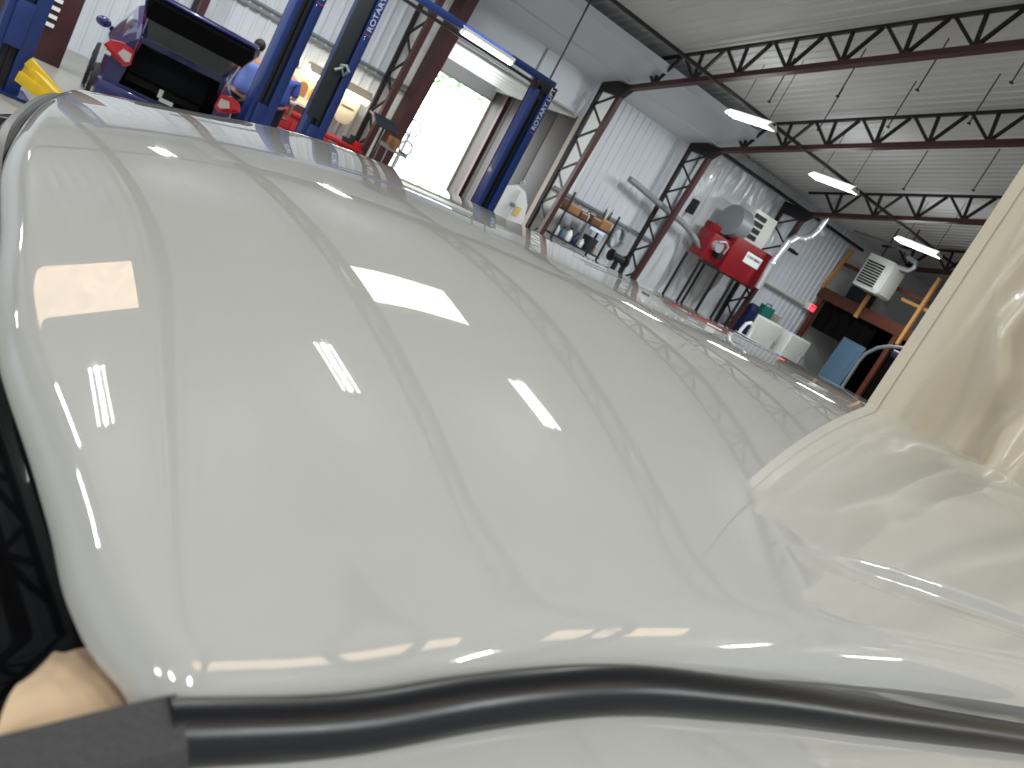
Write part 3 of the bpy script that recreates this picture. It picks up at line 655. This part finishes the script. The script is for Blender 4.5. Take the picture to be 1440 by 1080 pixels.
solo('black_bin', MB().loft([[(13.48, 17.2, .85), (13.68, 17.2, .85), (13.68, 17.5, .85), (13.48, 17.5, .85)], [(13.46, 17.16, 1.2), (13.7, 17.16, 1.2), (13.7, 17.52, 1.2), (13.46, 17.52, 1.2)]]), M_char, 'black tapered bin on the lower shelf, near its right end', 'bin', bev=.006)
gr = thing('pedestal_grinder', 'black pedestal bench grinder right of the shelf unit', 'grinder', (14.45, 17.1, FLOOR))
obj('pedestal', MB().tube([(14.45, 17.1, FLOOR), (14.45, 17.1, .95)], [.12, .06], 10), M_black, gr)
obj('motor', MB().tube([(14.3, 17.1, 1.05), (14.6, 17.1, 1.05)], .1, 14), M_black, gr)
for x in (14.2, 14.7): obj('wheel_guard', MB().tube([(x-.03, 17.1, 1.05), (x+.03, 17.1, 1.05)], .15, 16), M_dksteel, gr)
hs = thing('hose_reel', 'grey coiled hose hung on the wall right of the shelf', 'hose', (14.6, 17.85, 1.2))
obj('coil', MB().tube([(14.6+.2*math.cos(a*.4), 17.84-.004*a, 1.45+.28*math.sin(a*.4)) for a in range(48)], .022, 6), M_grey, hs)
obj('hook', MB().beam((14.6, 17.97, 1.7), (14.6, 17.78, 1.7), .04, .04), M_dksteel, hs)
solo('white_bucket', lathe((14.2, 17.0, FLOOR), [(.13, 0), (.15, .35), (.155, .36), (.145, .36), (.12, .02)]), M_white, 'white bucket on the floor right of the shelf unit', 'bucket')
# grey duct on the wall
def duct(path, r, m, label, nm='wall_duct', rib=True):
    P = []
    for a, b in zip(path, path[1:]):
        a, b = Vector(a), Vector(b); n = max(2, int((b-a).length/.06))
        for k in range(n): P.append(a.lerp(b, k/n))
    P.append(Vector(path[-1])); rr = [r*(1+(.06 if i % 2 else 0)) if rib else r for i in range(len(P))]
    return solo(nm, MB().tube(P, rr, 12), m, label, 'duct')
duct([(13.95, 17.62, 2.86), (14.2, 17.6, 2.84), (15.0, 17.55, 2.73), (15.5, 17.5, 2.66), (16.1, 17.5, 2.60), (16.5, 17.45, 2.50), (16.75, 17.3, 2.35), (16.8, 17.1, 2.25)], .075, M_grey, 'grey flexible duct running along the white wall to the red heater')
solo('wall_bracket', MB().b2((16.3, 17.6, 2.9), (16.38, 17.9, 3.3)), M_dksteel, 'dark vertical bracket on the plastic-covered wall left of the heater', 'bracket', bev=.01)

# ------------------------------------------------------------------ red heater
ht = thing('waste_oil_heater', 'red shop heater cabinet with white label on tall black legs', 'heater', (18.2, 17.0, FLOOR))
obj('cabinet', MB().b2((17.42, 16.8, 2.0), (18.98, 17.5, 3.02)), M_heater, ht, bev=.02)
obj('burner_box', MB().b2((16.72, 16.9, 2.05), (17.42, 17.45, 2.78)), M_heater, ht, bev=.02)
obj('burner_back', MB().b2((16.8, 17.2, 2.7), (17.2, 17.5, 3.0)), M_heater, ht, bev=.015)
bn = obj('burner', MB().tube([(16.95, 16.9, 2.5), (16.95, 16.72, 2.5)], .14, 14), M_alu, ht)
obj('burner_motor', MB().tube([(17.1, 16.88, 2.32), (17.1, 16.68, 2.32)], .1, 12), M_black, bn)
obj('burner_pipe', MB().tube([(16.8, 16.7, 2.62), (17.0, 16.68, 2.7), (17.22, 16.72, 2.62), (17.25, 16.8, 2.4)], .03, 8), M_alu, bn)
for x in (16.72, 17.5, 18.15, 18.8):
    for y in (16.85, 17.45): obj('leg', MB().beam((x, y, FLOOR), (x, y, 2.02), .05, .05), M_black, ht)
obj('frame_rail', MB().b2((16.68, 16.82, 1.96), (19.0, 16.9, 2.02)), M_black, ht)
hl = obj('label_plate', MB().b2((18.02, 16.775, 2.5), (18.68, 16.8, 2.8)), M_white, ht, bev=.004)
lettering('CLEAN ENERGY', .11, Matrix.Translation((18.06, 16.77, 2.66)) @ Matrix.Rotation(PI/2, 4, 'X'), M_ink, hl, width=.56)
obj('louver_plenum', MB().b2((17.62, 16.9, 3.02), (18.55, 17.45, 3.86)), M_lgrey, ht, bev=.015)
for k in range(4): obj('louver', MB().box((17.88, 16.885, 3.16+k*.18), (.46, .03, .12)), M_black, ht)
obj('blower_scroll', MB().tube([(17.15, 17.1, 3.28), (17.6, 17.1, 3.28)], .42, 24), M_grey, ht)
obj('vent_side', MB().b2((18.56, 17.0, 3.1), (18.62, 17.4, 3.7)), M_dksteel, ht)
fl = thing('flue_pipe', 'silver galvanised flue pipe stepping up from the red heater to the roof', 'pipe', (18.95, 16.6, 2.0))
F = [(18.88, 16.6, 2.08), (18.86, 16.6, 2.84), (18.98, 16.6, 3.55), (19.15, 16.6, 3.74), (19.42, 16.6, 3.82), (19.62, 16.6, 3.98), (19.74, 16.6, 4.2), (19.80, 16.6, 4.75), (19.86, 16.6, 5.2)]
for a, b in zip(F, F[1:]): obj('pipe_section', MB().tube([a, b], .1, 14), M_alu, fl)
for p in F[1:-1]: obj('collar', MB().ball(p, .115), M_alu, fl)
obj('tee_cap', MB().tube([(19.74, 16.6, 4.25), (19.95, 16.6, 4.2)], .1, 12), M_alu, fl)
duct([(19.62, 17.85, 2.37), (20.9, 17.85, 2.40), (22.5, 17.85, 2.37)], .06, M_lgrey, 'white pipe running level along the wall from heater to exit sign', 'level_pipe', False)
# exit sign
ex = thing('exit_sign', 'small red glowing exit sign on the far wall', 'exit sign', (22.77, 17.8, 2.29))
obj('case', MB().b2((22.62, 17.72, 2.29), (22.92, 17.98, 2.51)), M_white, ex, bev=.01)
obj('lit_face', MB().b2((22.64, 17.705, 2.31), (22.90, 17.72, 2.49)), M_exit, ex)
lettering('EXIT', .12, Matrix.Translation((22.66, 17.70, 2.34)) @ Matrix.Rotation(PI/2, 4, 'X'), M_white, ex, width=.22)
# wall fan / camera on bracket
solo('wall_camera', MB().b2((20.5, 17.7, 3.46), (20.7, 17.85, 3.56)).tube([(20.6, 17.85, 3.5), (20.6, 17.98, 3.62)], .02, 6).box((20.6, 17.6, 3.48), (.08, .2, .08)), M_char, 'dark camera-shaped device on the wall above the exit sign pipe', 'camera')
# white cabinets, extinguisher, teal case
for xa, xb, z, lb in ((20.0, 21.2, 1.48, 'left white cabinet below the exit sign'), (21.7, 22.7, 1.46, 'right white cabinet below the exit sign')):
    t = thing('white_cabinet', lb, 'cabinet', ((xa+xb)/2, 17.2, FLOOR)); obj('case', MB().b2((xa, 17.0, FLOOR), (xb, 17.7, z)), M_white, t, bev=.015)
    dd = obj('door', MB().b2((xa+.03, 16.97, FLOOR+.1), (xb-.03, 17.0, z-.05)), M_lgrey, t, bev=.008); obj('handle', MB().b2((xb-.12, 16.94, .7), (xb-.09, 16.97, 1.0)), M_chrome, dd)
fe = thing('fire_extinguisher', 'red fire extinguisher hung between the two white cabinets', 'extinguisher', (21.45, 17.5, .7))
obj('cylinder', lathe((21.45, 17.5, .7), [(.07, 0), (.085, .03), (.085, .5), (.03, .58), (.03, .64)]), M_toolred, fe)
obj('valve', MB().box((21.45, 17.5, 1.38), (.12, .05, .05)).beam((21.38, 17.5, 1.44), (21.52, 17.5, 1.4), .02, .02), M_black, fe); obj('hose', MB().tube([(21.4, 17.48, 1.36), (21.33, 17.46, 1.2), (21.34, 17.46, .95)], .012, 6), M_black, fe)
obj('label_plate', MB().b2((21.40, 17.40, 1.0), (21.5, 17.42, 1.14)), M_white, fe); obj('wall_board', MB().b2((21.32, 17.6, .5), (21.58, 18.0, 1.7)), M_beige, fe)
tc_ = thing('teal_case', 'teal plastic case standing on the left white cabinet', 'case', (20.3, 17.2, 1.48)); obj('shell', MB().b2((20.08, 17.05, 1.48), (20.55, 17.25, 1.8)), M_teal, tc_, bev=.02); obj('handle', MB().tube([(20.2, 17.15, 1.8), (20.2, 17.15, 1.86), (20.43, 17.15, 1.86), (20.43, 17.15, 1.8)], .015, 6), M_black, tc_)
sb = thing('white_stool', 'white bent-tube stand on the floor left of the white cabinets', 'stand', (19.5, 16.7, FLOOR))
obj('tube', MB().tube([(19.3, 16.7, FLOOR), (19.3, 16.7, .9), (19.36, 16.7, 1.1), (19.5, 16.7, 1.18), (19.66, 16.7, 1.1), (19.72, 16.7, .9), (19.72, 16.7, FLOOR)], .05, 8), M_white, sb); obj('seat', MB().b2((19.28, 16.55, .75), (19.74, 16.85, .8)), M_lgrey, sb, bev=.01)
solo('navy_tool_bag', MB().loft([[(19.58, 17.0, FLOOR), (19.96, 17.0, FLOOR), (19.96, 17.3, FLOOR), (19.58, 17.3, FLOOR)], [(19.6, 17.02, 1.5), (19.95, 17.02, 1.5), (19.95, 17.28, 1.5), (19.6, 17.28, 1.5)], [(19.65, 17.1, 1.68), (19.9, 17.1, 1.68), (19.9, 17.2, 1.68), (19.65, 17.2, 1.68)]]), M_navy, 'tall navy locker bag left of the teal case', 'bag', bev=.02)

# ------------------------------------------------------------------ wooden platform at the far end
mz = thing('wooden_platform', 'dark wooden storage platform on posts at the far right end', 'platform', (23.5, 16, FLOOR))
obj('fascia', MB().b2((22.96, 9.5, 2.80), (23.04, 18.0, 3.14)), M_dkwood, mz, bev=.005)
obj('deck', MB().b2((23.04, 9.5, 3.05), (X1-.05, 18.0, 3.12)), M_dkwood, mz)
for y in (17.8, 14.9, 12.2, 9.6): obj('post', MB().b2((22.98, y-.07, FLOOR), (23.1, y+.07, 2.8)), M_dkwood, mz)
obj('rail_stud', MB().beam((22.96, 17.95, 3.1), (22.96, 17.72, 4.5), .08, .12, (1,0,0)), M_wood, mz)
obj('rail_stud', MB().beam((22.9, 14.66, 2.6), (22.9, 14.66, 4.72), .1, .1, (1,0,0)), M_wood, mz)
obj('rail_stud', MB().b2((22.92, 16.3, 2.75), (23.0, 16.42, 3.5)), M_wood, mz)
obj('top_rail', MB().b2((22.98, 14.6, 3.95), (23.04, 17.9, 4.07)), M_dkwood, mz)
obj('top_rail', MB().b2((22.98, 14.0, 3.75), (23.04, 15.4, 3.84)), M_wood, mz)
struct('wall_partition', MB().b2((25.9, 9.0, FLOOR), (26.0, 18.0, 3.05)), M_cloth)
for i, (y0, y1) in enumerate(((15.6, 17.75), (12.3, 14.8))):
    def cu(u, v):
        y = y0+u*(y1-y0); return (23.16+.05*math.sin(y*16), y, 1.9+v*.9 if i == 0 else FLOOR+v*2.9)
    solo('black_drape', MB().grid(cu, 40, 6), M_cloth, ('short black drape hanging under the platform edge', 'long black drape under the platform, behind the cream curtain')[i], 'drape', smooth=60)
bp_ = thing('blue_board', 'slate blue board leaning upright under the wooden platform', 'board', (22.5, 15.6, FLOOR))
obj('sheet', MB().beam((22.35, 15.6, FLOOR), (22.55, 15.6, 2.1), .06, .82, (0,1,0)), M_panel, bp_, bev=.008)
obj('batten', MB().beam((22.33, 15.3, FLOOR), (22.52, 15.3, 2.0), .03, .04, (0,1,0)), M_panel, bp_)
# boxes stored on the deck
for i, (y, w, h, m, lb) in enumerate(((17.2, .7, .5, M_char, 'dark crate on the platform nearest the wall'), (16.9, .4, .9, M_lgrey, 'pale grey carton on the platform behind the unit heater'), (13.9, .8, .7, M_navy, 'navy crate on the platform right of the wooden post'))):
    solo('stored_crate', MB().b2((23.6+i*.5, y-w/2, 3.12), (24.0+i*.5, y+w/2, 3.12+h)), m, lb, 'crate', bev=.01)
# unit heater
uh = thing('unit_heater', 'white unit heater with dark louvers hung in front of the wooden platform', 'heater', (22.2, 15.9, 3.5))
def uq(x, y, z): return (21.95+x, 15.95+y, 3.52+z)
obj('case', MB().b2(uq(0, -.42, 0), uq(.75, .42, 1.0)), M_lgrey, uh, bev=.03)
obj('louver_frame', MB().b2(uq(-.03, -.36, .08), uq(0, .36, .86)), M_lgrey, uh, bev=.01)
for k in range(9): obj('louver', MB().box(uq(-.045, .02, .14+k*.078), (.05, .6, .035), Matrix.Rotation(R(25), 3, 'Y')), M_black if k % 1 == 0 else M_lgrey, uh)
obj('side_panel', MB().b2(uq(.05, -.46, .05), uq(.7, -.42, .9)), M_lgrey, uh, bev=.01)
obj('gas_elbow', MB().tube([uq(.3, -.42, .95), uq(.3, -.75, .98), uq(.3, -.85, 1.1), uq(.3, -.8, 1.25), uq(.3, -.5, 1.3)], .07, 10), M_alu, uh)
for y in (-.3, .3): obj('hanger', MB().tube([uq(.35, y, 1.0), uq(.35, y, zc(15.95+y)-3.52)], .02, 6), M_dksteel, uh)
duct([(21.9, 15.2, 4.9), (21.9, 16.3, 4.92), (22.0, 17.3, 4.88)], .04, M_grey, 'thin grey pipe running above the white unit heater', 'level_pipe', False)
cr_ = thing('handrail', 'curved grey tube handrail with a blue grip under the platform', 'rail', (20, 13.1, FLOOR))
obj('tube', MB().tube([(20, 13.45, FLOOR), (20, 13.45, 1.7), (20, 13.4, 1.95), (20, 13.2, 2.22), (20, 12.95, 2.38), (20, 12.6, 2.5), (20, 12.3, 2.5)], .045, 10), M_grey, cr_)
obj('grip', MB().tube([(20, 12.75, 2.28), (20, 12.35, 2.3)], .1, 10), M_navy, cr_)

# ------------------------------------------------------------------ cream curtain
XC = 4.5
cur = thing('curtain', 'cream vinyl curtain hanging in heavy folds behind the white car', 'curtain', (XC, .5, FLOOR+.05))
def curt(u, v):
    y = 2.84-u*4.1; z = FLOOR+.06+v*3.95
    d = 2.84-y
    flat = sstep(.15, .40, d)
    ph = (d-.24)*PI/.66+.30*math.sin(z*1.1+.6)
    f = .27*abs(math.sin(ph))**.8*flat
    f += .05*math.sin(d*2*PI/.29+1.0+z*.7)*flat
    f += (.12*noise.noise(Vector((y*2.0, z*1.1, 4)))-.04)*flat+.035*noise.noise(Vector((y*5, z*2.2+y*2, 8)))*flat
    f -= .15*math.exp(-((d-.62-.30*(z-2.4))/.09)**2)*sstep(1.7, 2.6, z)*sstep(3.9, 2.9, z)
    f -= .13*math.exp(-((d-.95+.5*(z-2.5))/.10)**2)*sstep(1.9, 2.6, z)
    f += .10*abs(math.sin((d+.38*(z-1.8)+.07*math.sin(z*3))*PI/.55))*flat*sstep(1.2, 2.2, z)
    return (XC+f-.03*math.exp(-((d-.27)/.03)**2), y, z)
obj('fabric', MB().grid(curt, 230, 120), M_cream, cur, smooth=80)
obj('hem', MB().beam((XC-.004, 2.80, FLOOR+.06), (XC-.004, 2.80, FLOOR+4.0), .006, .07, (0,1,0)), M_cream, cur)
rl = thing('curtain_rail', 'steel rail that carries the cream curtain', 'rail', (XC, .5, FLOOR+4.0))
obj('rail', MB().tube([(XC, 2.95, 3.86), (XC, -1.5, 3.86)], .025, 8), M_alu, rl)
for y in (2.7, .7, -1.3): obj('hanger', MB().tube([(XC, y, 3.86), (XC, y, zc(y)-.02)], .012, 6), M_dksteel, rl)

# ------------------------------------------------------------------ the white car
H = .175
car = thing('white_car', 'white car with a long glossy curved roof and black drip moulding in the foreground', 'car', (1.2, .7, FLOOR))
PX = [.2, .6, 1.0, 1.5, 2.4, 3.2, 4.2, 6, 8, 10, 13, 17, 20]; PD = [.86, .745, .64, .535, .42, .365, .33, .31, .315, .345, .42, .54, .64]
FX = PX; FD = [.30, .29, .28, .25, .14, .115, .11, .11, .11, .105, .10, .10, .10]
NX = [.2, .555, .87, 1.1, 1.5, 2.0, 2.6, 3.8, 6, 10, 16, 20]; ND = [1.12, .99, .94, .87, .79, .73, .71, .72, .8, .95, 1.2, 1.35]
def base(X, Y):
    t = (Y-3.95)/2.85; p = spl(PX, PD, X); c = spl(FX, FD, X) if t > 0 else spl(NX, ND, X)-p
    return p+c*t*t
FY = [1.1, 1.165, 1.265, 1.38, 1.595, 1.83, 2.02, 2.17, 2.49, 2.98, 3.74, 4.41, 5.2, 6.0, 6.5, 6.9]; FXL = [.60, .56, .501, .466, .436, .40, .367, .344, .326, .334, .346, .421, .549, .70, .80, .92]
XEND = 16.5
def roll(d, r):
    if d >= r: return 0
    d = max(d, 0); return r-math.sqrt(max(0, r*r-(r-d)**2))
def roof_pt(s, Y):
    X = spl(FY, FXL, Y)+s; Y0 = Y; Y = Y-.045*min(max(X-2.6, 0), 5)*sstep(1.25, 1.38, Y)*sstep(1.95, 1.65, Y)
    dr = base(X, Y)+roll(s, .075)+roll(Y-1.12, .11)+roll(6.86-Y, .12)+roll(XEND-X, .3)
    # shallow ditch that starts near X = 2.6 and runs to the rear
    k = sstep(2.5, 3.2, X)*sstep(15, 13, X); wv = .35+.65*k
    dr += .045*k*(sstep(-.075*wv-.022, -.075*wv, Y0-1.51)-sstep(.055*wv, .055*wv+.022, Y0-1.51))
    return Vector((X*H, Y*H, 1.8-dr*H))
ss = [0, .001, .004, .009, .016, .025, .035, .045, .055, .065, .075, .09, .11, .135, .16]+[.16+.0475*k for k in range(1, 100)]+[4.9+.22*k for k in range(1, 52)]+[16.15, 16.3, 16.45, 16.6]
ys = [1.12, 1.1215, 1.126, 1.133, 1.142, 1.155, 1.17, 1.19, 1.21, 1.235, 1.26, 1.29, 1.32]+[1.335+.015*k for k in range(4)]+[1.395+.0055*k for k in range(36)]+[1.6+.015*k for k in range(5)]+[1.69+.06*k for k in range(84)]+[6.70, 6.73, 6.76, 6.79, 6.815, 6.835, 6.848, 6.856, 6.86]
rm = MB(); P = []
for s in ss: P.append([roof_pt(s, y) for y in ys])
n = len(ys); vs = [p for r in P for p in r]
fs = [(i*n+j, (i+1)*n+j, (i+1)*n+j+1, i*n+j+1) for i in range(len(ss)-1) for j in range(n-1)]
rm.add(vs, fs)
# turned-down skirts so that the roof has depth
def skirt(line, off):
    m = len(line); rm.add(line+[p+Vector(off) for p in line], [(k, k+1, m+k+1, m+k) for k in range(m-1)])
skirt([r[0] for r in P], (0, .012, -.03)); skirt([r[-1] for r in P], (0, -.006, -.02)); skirt(P[0], (.03, 0, -.008)); skirt(P[-1], (0, 0, -.03))
bmw = rm
obj('roof_panel', bmw, M_paint, car, smooth=75)
# black drip moulding along the near side (the glossy rail) and its matte rubber end
RX = [.58, .9, 1.14, 1.45, 1.9, 2.6, 3.8, 6, 10, 16.5]; RD = [1.02, .985, .922, .868, .861, .885, .93, 1.03, 1.2, 1.45]
def railpt(X): return Vector((X*H, 1.075*H, 1.8-spl(RX, RD, X)*H))
def sweep(path, prof):
    rings = []
    for i, p in enumerate(path):
        t = (path[min(i+1, len(path)-1)]-path[max(i-1, 0)]).normalized(); yv = Vector((0, 1, 0)); yv = (yv-t*yv.dot(t)).normalized(); zv = t.cross(yv)
        if zv.z < 0: zv = -zv
        rings.append([p+yv*a+zv*b for a, b in prof])
    return MB().loft(rings)
rp = [(.0105*math.cos(a)*(.75 if math.cos(a) > 0 else 1), .0098*math.sin(a)) for a in [2*PI*k/16 for k in range(16)]]
xs_ = [.57+.06*k for k in range(60)]+[4.3+.3*k for k in range(41)]
obj('drip_moulding', sweep([railpt(x) for x in xs_], rp), M_trimblack, car, smooth=75)
AP = [(-1.6, 2.12), (-.8, 1.67), (-.2, 1.37), (.1, 1.235), (.345, 1.13), (.50, 1.062), (.60, 1.022)]
ap = [Vector((x*H, 1.06*H, 1.8-d*H)) for x, d in AP]
q = [(-.010, -.0075), (-.008, -.0092), (.008, -.0092), (.010, -.0075), (.010, .0075), (.008, .0092), (-.008, .0092), (-.010, .0075)]
obj('pillar_rubber', sweep(ap, q), M_rubber, car, smooth=30)
# body-coloured outer strip on the far side
far = [Vector((x*H, 6.93*H, 1.8-(base(x, 6.85)+.06)*H)) for x in [.95+.2*k for k in range(78)]]
obj('drip_moulding', MB().tube(far, .006, 8), M_paint, car)
# black windscreen seal round the front corner
sy = [3.3+.15*k for k in range(24)]
seal = [roof_pt(0, y)+Vector((.012-.018*sstep(2.8, 4.4, y), 0, -.022+.018*sstep(2.8, 4.4, y))) for y in sy]
seal += [Vector((x*H, 6.98*H, 1.8-(base(x, 6.86)+.19)*H)) for x in (1.1, 1.4, 1.8)]
obj('windscreen_seal', MB().tube(seal, [.003+.004*sstep(2.8, 4.4, y) for y in sy]+[.007]*3, 8), M_seal, car)
# cant rail / door frame below the moulding
def cant(u, v):
    X = -.2+u*16.6; d = spl(RX, RD, max(X, .58))
    if X < .58: d += (.58-X)*.52
    y = 1.04-.62*v**.85; return Vector((X*H, y*H, 1.8-(d+.035+.42*v**1.3)*H))
obj('cant_rail', MB().grid(cant, 120, 14), M_paint, car, smooth=80)
# windscreen, inner dash, side glass, lower body
def ws(u, v):
    Y = 1.15+u*5.75; p = roof_pt(0, Y)+Vector((.014, 0, -.012))
    b = Vector((-.62-.10*math.sin(u*PI), Y*H+(u-.5)*.12, 1.12)); q3 = p.lerp(b, v); q3.z += .03*math.sin(v*PI); return q3
obj('windscreen', MB().grid(ws, 40, 16), M_glass, car, smooth=80)
for u, ya, yb_ in ((0, .10, .135), (1, 1.30, 1.23)):
    def pil(a, v):
        e = ws(u, v); g = Vector((.22, yb_, 1.53)).lerp(Vector((-.47, ya, 1.085)), v); return e.lerp(g, a)
    obj('windscreen_pillar', MB().grid(pil, 4, 14), M_black, car, smooth=70)
obj('dashboard', MB().b2((-.55, .22, 1.0), (-.05, 1.2, 1.12)), M_cloth, car, bev=.03)
obj('cabin_lining', MB().b2((-.02, .24, .55), (2.6, 1.18, .75)).b2((.5, .28, .75), (.65, 1.15, 1.45)), M_cloth, car, bev=.02)
yn, yf = .075, 1.325
def hull(y0, y1):
    return [(-1.55, .75), (-1.62, .45), (-1.5, .2), (-1.45, .08), (3.1, .08), (3.25, .3), (3.3, .7), (3.18, 1.05), (2.2, 1.08), (-.6, 1.10), (-1.1, 1.02), (-1.42, .92)]
obj('lower_body', MB().prism(hull(0, 0), yn+.02, yf-.02, lambda x, z, y: (x, y, z)), M_paint, car, bev=.04)
for y0, y1, nm in ((.062, .085, 'door'), (1.315, 1.338, 'door')):
    for xa, xb in ((-.45, .85), (.88, 2.0)):
        dd = obj(nm, MB().b2((xa, y0, .2), (xb, y1, 1.06)), M_paint, car, bev=.008); ym = y0-.02 if y0 < .5 else y1+.02
        obj('handle', MB().b2((xb-.25, ym-.012, .92), (xb-.08, ym+.012, .95)), M_trimblack, dd, bev=.004)
for sgn, yb_, yt in ((-1, .10, .135), (1, 1.30, 1.23)):
    g = MB().add([(-.45, yb_, 1.09), (2.9, yb_, 1.09), (2.7, yt, 1.50), (.2, yt, 1.52)], [(0,1,2,3)]).add([(-.45, yb_+.006, 1.09), (2.9, yb_+.006, 1.09), (2.7, yt+.006, 1.50), (.2, yt+.006, 1.52)], [(0,1,2,3)])
    obj('side_glass', g, M_glass, car)
obj('rear_glass', MB().add([(2.85, .3, 1.6), (2.85, 1.1, 1.6), (3.2, 1.18, 1.06), (3.2, .22, 1.06)], [(0,1,2,3)]), M_glass, car)
for xx in (-.95, 2.25):
    for yy in (.14, 1.26):
        w = MB(); prof = [(.30, -.1), (.34, -.08), (.34, .08), (.30, .1), (.21, .09), (.21, -.09)]
        w.loft([[(xx+r*math.cos(2*PI*k3/28), yy+a, FLOOR+.34+r*math.sin(2*PI*k3/28)) for k3 in range(28)] for r, a in prof], cap=False)
        wo = obj('wheel', w, M_tire, car); s_ = -1 if yy < .5 else 1; rim = MB().tube([(xx, yy+s_*.02, FLOOR+.34), (xx, yy+s_*.09, FLOOR+.34)], .06, 12)
        for k3 in range(6): rim.beam((xx, yy+s_*.07, FLOOR+.34), (xx+.21*math.cos(k3*PI/3), yy+s_*.07, FLOOR+.34+.21*math.sin(k3*PI/3)), .05, .025)
        obj('rim', rim, M_alu, wo)
# tan masking paper folded at the windscreen corner
def pap(u, v):
    a = Vector((.062, .183, 1.597)).lerp(Vector((.112, .197, 1.607)), u); b = Vector((.0745, .230, 1.598)).lerp(Vector((.100, .275, 1.588)), u)
    p = a.lerp(b, v); p.z += .003+.010*math.sin(v*PI)*(1-.5*u)+.002*noise.noise(Vector((u*4, v*5, 2))); p.x -= .004*math.sin(v*PI)*(1-u); return p
solo('masking_paper', MB().grid(pap, 24, 16), M_paper, 'tan masking paper folded over the windscreen corner of the white car', 'paper', smooth=60)

# ------------------------------------------------------------------ lift everything so that the floor is z = 0
for o in S.objects:
    if o.parent is None: o.location.z -= FLOOR
